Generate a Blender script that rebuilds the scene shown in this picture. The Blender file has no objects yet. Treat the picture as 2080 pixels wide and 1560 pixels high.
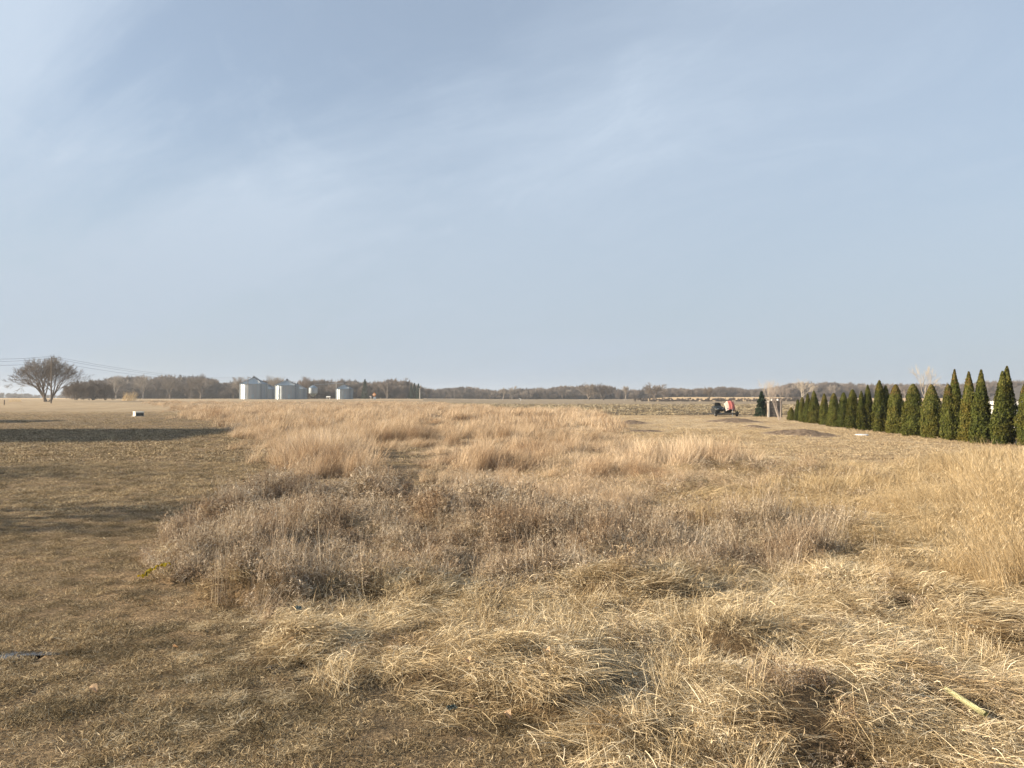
import bpy, bmesh, math, random
import numpy as np
from mathutils import Vector, Matrix

SC = bpy.context.scene
R = math.radians
random.seed(7)
rng = np.random.default_rng(7)

# ---------------------------------------------------------------- camera, world, sun
CAM_H = 2.2
PITCH = math.atan(26 / 1444.0)
cam_d = bpy.data.cameras.new("camera"); cam_d.lens = 25.0; cam_d.sensor_width = 36.0
cam_d.clip_start = 0.05; cam_d.clip_end = 20000
cam = bpy.data.objects.new("camera", cam_d); SC.collection.objects.link(cam)
cam.location = (0, 0, CAM_H); cam.rotation_euler = (math.pi / 2 + PITCH, 0, 0)
SC.camera = cam

SUN_EL = R(22); SUN_TRAVEL = R(6)          # light travels towards +x, a little towards +y
sun_vec = Vector((math.cos(SUN_EL) * math.cos(SUN_TRAVEL), math.cos(SUN_EL) * math.sin(SUN_TRAVEL), -math.sin(SUN_EL)))
sun_d = bpy.data.lights.new("sun", 'SUN'); sun_d.energy = 5.0; sun_d.angle = R(0.6); sun_d.color = (1.0, 0.83, 0.60)
sun = bpy.data.objects.new("sun", sun_d); SC.collection.objects.link(sun)
sun.rotation_euler = sun_vec.to_track_quat('-Z', 'Y').to_euler()

world = bpy.data.worlds.new("World"); SC.world = world; world.use_nodes = True
wn = world.node_tree; wn.nodes.clear()
def WN(t, **k):
    n = wn.nodes.new(t)
    for a, b in k.items(): setattr(n, a, b)
    return n
def wl(a, b): wn.links.new(a, b)
sky = WN('ShaderNodeTexSky', sky_type='NISHITA'); sky.sun_disc = False
sky.sun_elevation = SUN_EL; sky.sun_rotation = R(-90) - SUN_TRAVEL
sky.altitude = 100; sky.air_density = 1.1; sky.dust_density = 1.2; sky.ozone_density = 1.6
tc = WN('ShaderNodeTexCoord')
sep = WN('ShaderNodeSeparateXYZ'); wl(tc.outputs['Generated'], sep.inputs[0])
zc = WN('ShaderNodeMath', operation='MAXIMUM'); wl(sep.outputs['Z'], zc.inputs[0]); zc.inputs[1].default_value = 0.0
za = WN('ShaderNodeMath', operation='ADD'); wl(zc.outputs[0], za.inputs[0]); za.inputs[1].default_value = 0.32
dx = WN('ShaderNodeMath', operation='DIVIDE'); wl(sep.outputs['X'], dx.inputs[0]); wl(za.outputs[0], dx.inputs[1])
dy = WN('ShaderNodeMath', operation='DIVIDE'); wl(sep.outputs['Y'], dy.inputs[0]); wl(za.outputs[0], dy.inputs[1])
cmb = WN('ShaderNodeCombineXYZ'); wl(dx.outputs[0], cmb.inputs[0]); wl(dy.outputs[0], cmb.inputs[1])
def wnoise(loc, rot, scl, scale, detail, rough, dist, lo, hi):
    # streaks run along heading `rot`; scl = how long the features are (along, across)
    m = WN('ShaderNodeMapping', vector_type='TEXTURE'); m.inputs['Location'].default_value = loc; m.inputs['Rotation'].default_value = (0, 0, rot); m.inputs['Scale'].default_value = scl
    wl(cmb.outputs[0], m.inputs[0])
    n = WN('ShaderNodeTexNoise'); n.inputs['Scale'].default_value = scale; n.inputs['Detail'].default_value = detail
    n.inputs['Roughness'].default_value = rough; n.inputs['Distortion'].default_value = dist
    wl(m.outputs[0], n.inputs['Vector'])
    r = WN('ShaderNodeMapRange'); r.interpolation_type = 'SMOOTHSTEP'
    r.inputs['From Min'].default_value = lo; r.inputs['From Max'].default_value = hi
    wl(n.outputs['Fac'], r.inputs['Value'])
    return r.outputs[0]
def wmath(op, a, b):
    n = WN('ShaderNodeMath', operation=op)
    for i, v in enumerate((a, b)):
        if isinstance(v, (int, float)): n.inputs[i].default_value = v
        else: wl(v, n.inputs[i])
    return n.outputs[0]
c1 = wnoise((3.1, 1.7, 0), R(150), (3.0, 1.0, 1), 1.2, 9, 0.60, 0.7, 0.42, 0.66)      # long streaks
c2 = wnoise((-1.3, 4.2, 0), R(143), (1.8, 1.0, 1), 0.75, 5, 0.5, 0.4, 0.38, 0.60)        # broad veils
c3 = wnoise((7.0, 2.0, 0), R(132), (1.7, 1.0, 1), 3.2, 12, 0.66, 1.0, 0.46, 0.80)         # fine wisps
cl = wmath('ADD', wmath('MULTIPLY', c1, 0.38), wmath('MULTIPLY', c2, 0.36))
cl = wmath('ADD', cl, wmath('MULTIPLY', c3, 0.22))
# the veil is thicker towards the sun side of the sky
side = WN('ShaderNodeMapRange'); side.inputs['From Min'].default_value = 0.75; side.inputs['From Max'].default_value = -0.75
side.inputs['To Min'].default_value = 0.35; side.inputs['To Max'].default_value = 1.25
wl(sep.outputs['X'], side.inputs['Value'])
cl = wmath('MULTIPLY', cl, side.outputs[0])
cl = wmath('ADD', cl, 0.42)
clc = WN('ShaderNodeMath', operation='MINIMUM'); wl(cl, clc.inputs[0]); clc.inputs[1].default_value = 0.92
mixc = WN('ShaderNodeMix', data_type='RGBA')
wl(clc.outputs[0], mixc.inputs['Factor']); wl(sky.outputs[0], mixc.inputs['A'])
mixc.inputs['B'].default_value = (4.45, 5.2, 6.15, 1)
hzf = WN('ShaderNodeMapRange'); hzf.interpolation_type = 'SMOOTHSTEP'; hzf.inputs['From Min'].default_value = 0.42; hzf.inputs['From Max'].default_value = -0.02
hzf.inputs['To Min'].default_value = 0.0; hzf.inputs['To Max'].default_value = 0.85
wl(sep.outputs['Z'], hzf.inputs['Value'])
mixh = WN('ShaderNodeMix', data_type='RGBA'); wl(hzf.outputs[0], mixh.inputs['Factor']); wl(mixc.outputs['Result'], mixh.inputs['A'])
mixh.inputs['B'].default_value = (3.45, 4.0, 4.65, 1)
mixc = mixh
bg = WN('ShaderNodeBackground'); bg.inputs['Strength'].default_value = 0.060
wl(mixc.outputs['Result'], bg.inputs['Color'])
wout = WN('ShaderNodeOutputWorld'); wl(bg.outputs[0], wout.inputs['Surface'])

SC.view_settings.view_transform = 'Standard'; SC.view_settings.look = 'None'
SC.view_settings.exposure = 1.22; SC.view_settings.gamma = 1.0
try:
    SC.cycles.max_bounces = 5; SC.cycles.diffuse_bounces = 3; SC.cycles.glossy_bounces = 3
    SC.cycles.transmission_bounces = 3; SC.cycles.transparent_max_bounces = 8; SC.cycles.volume_bounces = 0
    SC.cycles.use_denoising = True; SC.cycles.use_adaptive_sampling = True; SC.cycles.adaptive_threshold = 0.015
except Exception: pass

# ---------------------------------------------------------------- surveying helpers
FPX = 1444.4
def ray(px, py):
    u = (px - 1040) / FPX; v = (780 - py) / FPX
    c, s = math.cos(PITCH), math.sin(PITCH)
    return u, c - v * s, s + v * c
def G(px, py, z=0.0):                       # sight line to a height on the land
    u, y, w = ray(px, py); t = (z - CAM_H) / w
    return u * t, y * t
def AT(px, d):                               # bearing at a distance in front
    u, y, w = ray(px, 806); return u / y * d
def HZ(py, d):                               # height of a sight line at a distance
    u, y, w = ray(1040, py); return CAM_H + w / y * d
def P(x, y, z=0.0):
    c, s = math.cos(PITCH), math.sin(PITCH)
    dz = z - CAM_H
    yy = y * c + dz * s; zz = -y * s + dz * c
    return 1040 + FPX * x / yy, 780 - FPX * zz / yy

_tab = np.random.default_rng(99).random((256, 256))
def vn(x, y, seed=0):
    x = np.asarray(x, float) + seed * 17.31; y = np.asarray(y, float) + seed * 9.77
    xi = np.floor(x).astype(int); yi = np.floor(y).astype(int)
    fx = x - xi; fy = y - yi
    fx = fx * fx * (3 - 2 * fx); fy = fy * fy * (3 - 2 * fy)
    a = _tab[xi & 255, yi & 255]; b = _tab[(xi + 1) & 255, yi & 255]
    c = _tab[xi & 255, (yi + 1) & 255]; d = _tab[(xi + 1) & 255, (yi + 1) & 255]
    return (a * (1 - fx) + b * fx) * (1 - fy) + (c * (1 - fx) + d * fx) * fy
def fbm(x, y, f, oct=4, seed=0, g=0.5):
    s = 0; a = 1; t = 0
    for i in range(oct):
        s = s + a * vn(x * f, y * f, seed + i * 3); t += a; a *= g; f *= 2.07
    return s / t
def sst(a, b, x):
    t = np.clip((x - a) / (b - a), 0, 1); return t * t * (3 - 2 * t)

def inpoly(px, py, poly):
    c = np.zeros(px.shape, bool); n = len(poly)
    for i in range(n):
        x1, y1 = poly[i]; x2, y2 = poly[(i + 1) % n]
        k = ((y1 > py) != (y2 > py))
        with np.errstate(divide='ignore', invalid='ignore'):
            xi = (x2 - x1) * (py - y1) / (y2 - y1) + x1
        c ^= k & (px < xi)
    return c
def world_poly(pts): return [G(*p) for p in pts]
Z_TALL = world_poly([(300, 821), (385, 837), (400, 848), (440, 858), (492, 866), (488, 890), (492, 906), (530, 918), (556, 932), (572, 950), (572, 970), (555, 990), (528, 1014),
    (640, 1020), (715, 1000), (722, 930), (745, 906), (800, 905), (850, 920), (905, 975), (950, 1014), (1000, 1030), (1110, 1050), (1240, 1062), (1400, 1064), (1535, 1056),
    (1545, 1030), (1480, 1000), (1600, 985), (1640, 965), (1500, 945), (1330, 930), (1275, 905), (1250, 875), (1215, 850), (1190, 838), (1000, 827), (880, 821), (840, 818)])
Z_WEED = world_poly([(325, 1150), (345, 1100), (400, 1062), (470, 1040), (530, 1005), (640, 1005), (740, 995), (860, 1012), (1000, 1035), (1240, 1065), (1420, 1085),
    (1560, 1080), (1700, 1095), (1770, 1140), (1650, 1172), (1480, 1182), (1300, 1195), (1150, 1205), (950, 1205), (760, 1225), (620, 1255), (480, 1220), (380, 1205)])
Z_MAT = world_poly([(540, 1290), (620, 1245), (760, 1212), (950, 1200), (1150, 1195), (1480, 1175), (1760, 1135), (2500, 1150), (2900, 1900), (1500, 1900), (1330, 1600),
    (1180, 1500), (1000, 1430), (800, 1385), (690, 1375), (600, 1330)])
Z_RTALL = world_poly([(1860, 1030), (1930, 960), (2300, 935), (2600, 1300), (2080, 1290), (1960, 1260), (1860, 1190), (1760, 1145), (1690, 1090)])
Z_RMED = world_poly([(1300, 930), (1500, 945), (1650, 955), (1850, 950), (1950, 925), (2300, 925), (2300, 960), (1930, 965), (1860, 1035), (1700, 1092), (1560, 1085), (1240, 1066), (1400, 1060), (1535, 1052), (1540, 1020), (1450, 990), (1600, 985), (1640, 968)])

MOUNDS = [  # centre px, py, width px, depth m, height m
    (1282, 860, 90, 2.5, .22), (1492, 857, 130, 4.0, .34), (1535, 868, 70, 2.0, .16), (1625, 883, 150, 3.6, .30),
    (1312, 876, 90, 2.0, .10), (505, 829, 30, 4.0, .6)]
MND = []
for mx, my, mw, md, mh in MOUNDS:
    cx, cy = G(mx, my); MND.append((cx, cy, mw / 2 * cy / FPX, md, mh))
PUDDLES = [(G(8, 1332), .30, .085), (G(52, 1326), .13, .035), (G(600, 1357), .17, .11), (G(562, 1350), .08, .05), (G(620, 1378), .09, .05)]

def warp(x, y):
    a = 0.30 + 0.008 * y
    return x + a * (fbm(x, y, 1.1, 3, 5) - .5) * 2, y + a * 1.3 * (fbm(x, y, 1.1, 3, 15) - .5) * 2
def zones(x, y, jit=0.0):
    wx, wy = warp(x, y)
    if jit:                                  # stems of one growth straying into the next
        wx = wx + rng.normal(0, jit, len(x)) * (1 + .05 * y); wy = wy + rng.normal(0, jit, len(x)) * (1 + .05 * y)
    z = {}
    z['tall'] = inpoly(wx, wy, Z_TALL); z['weed'] = inpoly(wx, wy, Z_WEED) & ~z['tall']
    z['rtall'] = inpoly(wx, wy, Z_RTALL) & ~z['weed']; z['mat'] = inpoly(wx, wy, Z_MAT) & ~z['weed'] & ~z['rtall']
    z['rmed'] = inpoly(wx, wy, Z_RMED) & ~z['weed'] & ~z['tall'] & ~z['rtall'] & ~z['mat']
    u = x / np.maximum(y, .1)
    edge = 85 + 2.0 * (fbm(x, y, .25, 2, 31) - .5) - 10 * (u > .45)
    z['corn'] = (y > edge) & (u > -0.125) & ~z['tall'] & (y < 345 + 170 * (u < .2))
    z['lawn'] = ~(z['tall'] | z['weed'] | z['rtall'] | z['mat'] | z['rmed'] | z['corn'])
    return z
def soil_mask(x, y):
    s = np.zeros(np.shape(x))
    for cx, cy, a, b, h in MND:
        r = np.hypot((x - cx) / a, (y - cy) / b) + .5 * (fbm(x, y, 1.2, 3, 41) - .5)
        s = np.maximum(s, 1 - sst(.65, 1.0, r))
    return s
def puddle_mask(x, y):
    s = np.zeros(np.shape(x))
    for (cx, cy), a, b in PUDDLES:
        r = np.hypot((x - cx) / a, (y - cy) / b) + .9 * (fbm(x, y, 9.0, 3, 43) - .5)
        s = np.maximum(s, 1 - sst(.8, 1.25, r))
    return s
def H(x, y):
    x = np.asarray(x, float); y = np.asarray(y, float)
    u = x / np.maximum(np.abs(y), 5)
    left = 1 - sst(-.16, .02, u); right = sst(.16, .24, u)
    z = left * 1.08 * sst(95, 300, y) + right * (1.25 + .75 * (1 - sst(.36, .42, u))) * sst(335, 460, y) + (1 - left) * (1 - right) * 0.25 * sst(300, 500, y)
    z = z + .42 * np.exp(-((y - 185) / 60.) ** 2) * (1 - sst(-.56, -.40, u)) * (u < 0)
    z = z - sst(700, 2500, np.hypot(x, y)) * 12
    near = 1 - sst(60, 140, y)
    z = z + near * (0.05 * (fbm(x, y, .35, 3, 2) - .5) + .035 * (fbm(x, y, 2.2, 3, 8) - .5))
    dd = 1 - sst(18, 40, y)
    wx, wy = warp(x, y)
    wd = inpoly(wx, wy, Z_WEED) | inpoly(wx, wy, Z_MAT) | inpoly(wx, wy, Z_RTALL)
    h = np.clip(fbm(x, y, 1.25, 3, 21) - .38, 0, 1)
    z = z + dd * wd * h * .60
    z = z + near * inpoly(wx, wy, Z_TALL) * (fbm(x, y, .5, 2, 22) - .4) * .25
    for cx, cy, a, b, hh in MND:
        r = np.hypot((x - cx) / a, (y - cy) / b)
        z = z + hh * (1 - sst(0, 1.05, r)) * (.45 + 1.0 * fbm(x, y, 1.6, 4, 33))
    z = z - .05 * puddle_mask(x, y)
    return z
def hz(x, y): return float(H(np.array([x]), np.array([y]))[0])

def GG(px, py, dz=0.0):                      # sight line meeting the real land, dz above it
    z = 0.0
    for _ in range(12):
        x, y = G(px, py, z); z = .5 * z + .5 * (hz(x, y) + dz)
    return x, y, z

# ---------------------------------------------------------------- object helpers
def link(o, parent=None):
    SC.collection.objects.link(o)
    if parent is not None: o.parent = parent
    return o
def tag(o, label=None, cat=None, group=None, kind=None):
    if label: o['label'] = label
    if cat: o['category'] = cat
    if group: o['group'] = group
    if kind: o['kind'] = kind
    return o
def empty(name, loc, rz=0.0, **k):
    o = bpy.data.objects.new(name, None); o.location = loc; o.rotation_euler = (0, 0, rz); o.empty_display_size = .3
    link(o); tag(o, **k); return o
def mesh_from(name, V, F, mat=None, attrs=None, smooth=False):
    V = np.asarray(V, np.float32); F = np.asarray(F, np.int32)
    me = bpy.data.meshes.new(name)
    k = F.shape[1]
    me.vertices.add(len(V)); me.vertices.foreach_set('co', V.ravel())
    me.loops.add(F.size); me.loops.foreach_set('vertex_index', F.ravel())
    me.polygons.add(len(F)); me.polygons.foreach_set('loop_start', np.arange(0, F.size, k, dtype=np.int32))
    me.polygons.foreach_set('loop_total', np.full(len(F), k, np.int32))
    if smooth: me.polygons.foreach_set('use_smooth', np.ones(len(F), bool))
    for an, (dom, typ, arr) in (attrs or {}).items():
        a = me.attributes.new(an, typ, dom)
        a.data.foreach_set('value', np.asarray(arr, np.float32).ravel())
    if mat: me.materials.append(mat)
    me.update(calc_edges=True); me.validate()
    return me
def obj(name, bm_or_me, mat=None, parent=None, smooth=False):
    if isinstance(bm_or_me, bmesh.types.BMesh):
        me = bpy.data.meshes.new(name); bm_or_me.to_mesh(me); bm_or_me.free()
    else: me = bm_or_me
    if mat and not me.materials: me.materials.append(mat)
    if smooth: me.polygons.foreach_set('use_smooth', [True] * len(me.polygons))
    return link(bpy.data.objects.new(name, me), parent)
def box(bm, c, s, rot=(0, 0, 0), taper=1.0, bevel=0.0):
    g = bmesh.ops.create_cube(bm, size=1.0)['verts']
    for v in g:
        if v.co.z > 0: v.co.x *= taper; v.co.y *= taper
        v.co = Vector((v.co.x * s[0], v.co.y * s[1], v.co.z * s[2]))
    if bevel > 0:
        es = list({e for v in g for e in v.link_edges})
        r = bmesh.ops.bevel(bm, geom=es, offset=bevel, segments=2, affect='EDGES', profile=.6)
        g = list({v for f in r['faces'] for v in f.verts} | {v for v in g if v.is_valid})
    M = Matrix.Translation(c) @ (Matrix.Rotation(rot[2], 4, 'Z') @ Matrix.Rotation(rot[1], 4, 'Y') @ Matrix.Rotation(rot[0], 4, 'X'))
    bmesh.ops.transform(bm, matrix=M, verts=g)
def tube(bm, pts, r, n=8, cap=True, r2=None):
    pts = [Vector(p) for p in pts]; rings = []
    m = len(pts)
    for i, p in enumerate(pts):
        d = (pts[min(i + 1, m - 1)] - pts[max(i - 1, 0)]).normalized()
        a = d.orthogonal().normalized(); b = d.cross(a)
        rr = r if r2 is None else r + (r2 - r) * i / (m - 1)
        if i and rings:   # keep rings aligned
            a0 = (rings[-1][0].co - pts[i - 1]).normalized(); a = (a0 - d * a0.dot(d)).normalized(); b = d.cross(a)
        rings.append([bm.verts.new(p + (a * math.cos(2 * math.pi * k / n) + b * math.sin(2 * math.pi * k / n)) * rr) for k in range(n)])
    for i in range(m - 1):
        for k in range(n):
            bm.faces.new((rings[i][k], rings[i][(k + 1) % n], rings[i + 1][(k + 1) % n], rings[i + 1][k]))
    if cap:
        bm.faces.new(rings[0][::-1]); bm.faces.new(rings[-1])
def lathe(bm, prof, n=32, c=(0, 0, 0)):
    rings = [[bm.verts.new((c[0] + r * math.cos(2 * math.pi * k / n), c[1] + r * math.sin(2 * math.pi * k / n), c[2] + z)) for k in range(n)] for r, z in prof]
    for i in range(len(prof) - 1):
        for k in range(n):
            bm.faces.new((rings[i][k], rings[i][(k + 1) % n], rings[i + 1][(k + 1) % n], rings[i + 1][k]))
    bm.faces.new(rings[0][::-1]); bm.faces.new(rings[-1])
def BM(): return bmesh.new()

# ---------------------------------------------------------------- materials
def mat_base(name):
    m = bpy.data.materials.new(name); m.use_nodes = True
    nt = m.node_tree; nt.nodes.clear()
    out = nt.nodes.new('ShaderNodeOutputMaterial')
    return m, nt, out
def node(nt, t, **k):
    n = nt.nodes.new(t)
    for a, b in k.items(): setattr(n, a, b)
    return n
def simple(name, col, rough=.7, metal=0.0, var=.15, scale=6.0, bump=0.0, stretch=(1, 1, 1), coat=0.0, obj_rand=0.0):
    m, nt, out = mat_base(name)
    p = node(nt, 'ShaderNodeBsdfPrincipled'); nt.links.new(p.outputs[0], out.inputs[0])
    p.inputs['Roughness'].default_value = rough; p.inputs['Metallic'].default_value = metal
    if coat: p.inputs['Coat Weight'].default_value = coat
    t = node(nt, 'ShaderNodeTexCoord'); mp = node(nt, 'ShaderNodeMapping'); mp.inputs['Scale'].default_value = stretch
    nt.links.new(t.outputs['Object'], mp.inputs[0])
    n = node(nt, 'ShaderNodeTexNoise'); n.inputs['Scale'].default_value = scale; n.inputs['Detail'].default_value = 6; n.inputs['Roughness'].default_value = .65
    nt.links.new(mp.outputs[0], n.inputs['Vector'])
    r = node(nt, 'ShaderNodeMapRange'); r.inputs['From Min'].default_value = .25; r.inputs['From Max'].default_value = .75
    r.inputs['To Min'].default_value = 1 - var; r.inputs['To Max'].default_value = 1 + var
    nt.links.new(n.outputs['Fac'], r.inputs['Value'])
    h = node(nt, 'ShaderNodeHueSaturation'); h.inputs['Color'].default_value = (*col, 1); nt.links.new(r.outputs[0], h.inputs['Value'])
    nt.links.new(h.outputs[0], p.inputs['Base Color'])
    if bump:
        b = node(nt, 'ShaderNodeBump'); b.inputs['Strength'].default_value = bump; b.inputs['Distance'].default_value = .02
        nt.links.new(n.outputs['Fac'], b.inputs['Height']); nt.links.new(b.outputs[0], p.inputs['Normal'])
    return m
def grass_mat(name, stops, patch=None, patch_scale=.35, patch_lo=.45, patch_hi=.65, trans=.25):
    """colour comes from a per-blade random number, with broad patches of another growth colour over the land"""
    m, nt, out = mat_base(name); L = nt.links.new
    a = node(nt, 'ShaderNodeAttribute', attribute_name='rnd')
    oi = node(nt, 'ShaderNodeObjectInfo')
    mix = node(nt, 'ShaderNodeMath', operation='MULTIPLY_ADD'); L(oi.outputs['Random'], mix.inputs[0]); mix.inputs[1].default_value = .35; L(a.outputs['Fac'], mix.inputs[2])
    sb = node(nt, 'ShaderNodeMath', operation='SUBTRACT'); L(mix.outputs[0], sb.inputs[0]); sb.inputs[1].default_value = .175
    cr = node(nt, 'ShaderNodeValToRGB'); L(sb.outputs[0], cr.inputs[0])
    e = cr.color_ramp.elements
    while len(e) < len(stops): e.new(.5)
    for i, (p, c) in enumerate(stops): e[i].position = p; e[i].color = (*c, 1)
    col = cr.outputs[0]
    if patch:
        g = node(nt, 'ShaderNodeNewGeometry'); n = node(nt, 'ShaderNodeTexNoise'); n.inputs['Scale'].default_value = patch_scale; n.inputs['Detail'].default_value = 4
        n.inputs['Roughness'].default_value = .6
        L(g.outputs['Position'], n.inputs['Vector'])
        mr = node(nt, 'ShaderNodeMapRange'); mr.inputs['From Min'].default_value = patch_lo; mr.inputs['From Max'].default_value = patch_hi
        L(n.outputs['Fac'], mr.inputs['Value'])
        mx = node(nt, 'ShaderNodeMix', data_type='RGBA', blend_type='MULTIPLY'); L(mr.outputs[0], mx.inputs['Factor']); L(col, mx.inputs['A'])
        mx.inputs['B'].default_value = (*patch, 1); col = mx.outputs['Result']
    d = node(nt, 'ShaderNodeBsdfDiffuse'); L(col, d.inputs['Color'])
    t = node(nt, 'ShaderNodeBsdfTranslucent'); L(col, t.inputs['Color'])
    s = node(nt, 'ShaderNodeMixShader'); s.inputs[0].default_value = trans; L(d.outputs[0], s.inputs[1]); L(t.outputs[0], s.inputs[2])
    L(s.outputs[0], out.inputs[0])
    return m
M_lawn = grass_mat('lawn_grass', [(0, (.08, .056, .034)), (.3, (.235, .178, .104)), (.6, (.44, .345, .21)), (.85, (.65, .525, .34)), (1, (.80, .68, .48))],
                   patch=(.55, .56, .56), patch_scale=1.3, patch_lo=.44, patch_hi=.60)
M_pale = grass_mat('pale_lawn_grass', [(0, (.26, .20, .125)), (.4, (.44, .345, .22)), (.8, (.58, .47, .31)), (1, (.66, .55, .38))],
                   patch=(.80, .77, .76), patch_scale=.3, patch_lo=.45, patch_hi=.66)
M_tall = grass_mat('tall_straw', [(0, (.27, .195, .13)), (.3, (.47, .355, .24)), (.6, (.60, .47, .325)), (.85, (.71, .575, .415)), (1, (.80, .68, .52))],
                   patch=(.66, .58, .52), patch_scale=.30, patch_lo=.50, patch_hi=.66, trans=.3)
M_gold = grass_mat('golden_straw', [(0, (.24, .17, .09)), (.3, (.42, .32, .185)), (.6, (.56, .435, .26)), (.85, (.66, .53, .34)), (1, (.74, .63, .45))],
                   patch=(.80, .77, .74), patch_scale=.4, patch_lo=.48, patch_hi=.68, trans=.3)
M_weed = grass_mat('dead_weed', [(0, (.10, .072, .050)), (.3, (.28, .215, .15)), (.6, (.50, .405, .29)), (.85, (.72, .62, .48)), (1, (.84, .76, .63))],
                   patch=(.72, .64, .58), patch_scale=1.1, patch_lo=.45, patch_hi=.62)
M_mat = grass_mat('matted_straw', [(0, (.10, .070, .040)), (.25, (.30, .225, .13)), (.5, (.52, .41, .25)), (.75, (.74, .61, .40)), (1, (.88, .79, .60))],
                  patch=(.74, .68, .62), patch_scale=1.6, patch_lo=.52, patch_hi=.64, trans=.2)
M_corn = grass_mat('corn_litter', [(0, (.09, .068, .042)), (.3, (.23, .175, .105)), (.6, (.44, .36, .23)), (1, (.64, .56, .40))], trans=.1)

def ground_mat():
    m, nt, out = mat_base('ground_soil_and_thatch'); L = nt.links.new
    p = node(nt, 'ShaderNodeBsdfPrincipled'); L(p.outputs[0], out.inputs[0]); p.inputs['Roughness'].default_value = .95
    p.inputs['Specular IOR Level'].default_value = .15
    g = node(nt, 'ShaderNodeNewGeometry')
    def noise(scale, det=6, rough=.65, stretch=None, dist=0):
        n = node(nt, 'ShaderNodeTexNoise'); n.inputs['Scale'].default_value = scale; n.inputs['Detail'].default_value = det; n.inputs['Roughness'].default_value = rough
        n.inputs['Distortion'].default_value = dist
        if stretch:
            mp = node(nt, 'ShaderNodeMapping'); mp.inputs['Scale'].default_value = stretch; L(g.outputs['Position'], mp.inputs[0]); L(mp.outputs[0], n.inputs['Vector'])
        else: L(g.outputs['Position'], n.inputs['Vector'])
        return n.outputs['Fac']
    def ramp(f, stops):
        cr = node(nt, 'ShaderNodeValToRGB'); L(f, cr.inputs[0]); e = cr.color_ramp.elements
        while len(e) < len(stops): e.new(.5)
        for i, (q, c) in enumerate(stops): e[i].position = q; e[i].color = (*c, 1)
        return cr.outputs[0]
    def mixc(f, a, b, mode='MIX'):
        x = node(nt, 'ShaderNodeMix', data_type='RGBA', blend_type=mode)
        if isinstance(f, float): x.inputs['Factor'].default_value = f
        else: L(f, x.inputs['Factor'])
        for s, v in (('A', a), ('B', b)):
            if isinstance(v, tuple): x.inputs[s].default_value = (*v, 1)
            else: L(v, x.inputs[s])
        return x.outputs['Result']
    def att(n):
        return node(nt, 'ShaderNodeAttribute', attribute_name=n).outputs['Fac']
    def mapr(f, a, b, c=0., d=1.):
        x = node(nt, 'ShaderNodeMapRange'); L(f, x.inputs['Value'])
        for i, v in zip(('From Min', 'From Max', 'To Min', 'To Max'), (a, b, c, d)): x.inputs[i].default_value = v
        return x.outputs[0]
    fine = noise(38, 5, .7); mid = noise(3.2, 6, .6); big = noise(.16, 5, .6, (1, .35, 1)); streak = noise(1.0, 7, .7, (.35, 1.6, 1))
    lawnL = ramp(fine, [(.30, (.035, .027, .019)), (.5, (.11, .085, .054)), (.70, (.26, .205, .135))])
    lawnL = mixc(mapr(streak, .44, .60), lawnL, mixc(1.0, lawnL, (1.7, 1.6, 1.5), 'MULTIPLY'))
    lawnL = mixc(mapr(big, .42, .6), lawnL, mixc(1.0, lawnL, (1.3, 1.25, 1.2), 'MULTIPLY'))
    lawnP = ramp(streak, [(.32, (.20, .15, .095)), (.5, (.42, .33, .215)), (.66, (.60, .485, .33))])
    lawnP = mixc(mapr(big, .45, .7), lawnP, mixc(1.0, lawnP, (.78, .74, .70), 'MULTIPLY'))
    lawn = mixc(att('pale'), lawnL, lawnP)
    thatch = ramp(fine, [(.2, (.04, .028, .018)), (.5, (.12, .085, .05)), (.8, (.26, .19, .11))])
    col = mixc(att('thatch'), lawn, thatch)
    cornn = noise(2.2, 8, .8, (1, .45, 1)); 
    corn = ramp(cornn, [(.42, (.03, .024, .017)), (.53, (.09, .07, .045)), (.60, (.24, .19, .12)), (.72, (.46, .38, .25))])
    cfar = ramp(noise(.5, 8, .75, (1, .25, 1)), [(.3, (.12, .095, .066)), (.55, (.25, .20, .135)), (.75, (.38, .31, .21))])
    corn = mixc(att('cornfar'), corn, cfar)
    col = mixc(att('corn'), col, corn)
    wheat = ramp(noise(.25, 5, .6, (1, .2, 1)), [(.3, (.40, .285, .155)), (.7, (.56, .42, .25))])
    col = mixc(att('wheat'), col, wheat)
    soil = ramp(noise(4.5, 8, .75), [(.34, (.05, .037, .027)), (.5, (.15, .11, .08)), (.68, (.34, .27, .19))])
    col = mixc(att('soil'), col, soil)
    mud = mixc(att('wet'), col, (.028, .022, .016)); col = mud
    L(col, p.inputs['Base Color'])
    rr = mapr(att('wet'), 0, 1, .95, .45); L(rr, p.inputs['Roughness'])
    bh = node(nt, 'ShaderNodeMath', operation='ADD'); L(fine, bh.inputs[0]); L(mid, bh.inputs[1])
    b = node(nt, 'ShaderNodeBump'); b.inputs['Strength'].default_value = .8; b.inputs['Distance'].default_value = .06; L(bh.outputs[0], b.inputs['Height'])
    L(b.outputs[0], p.inputs['Normal'])
    return m
M_ground = ground_mat()

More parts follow.
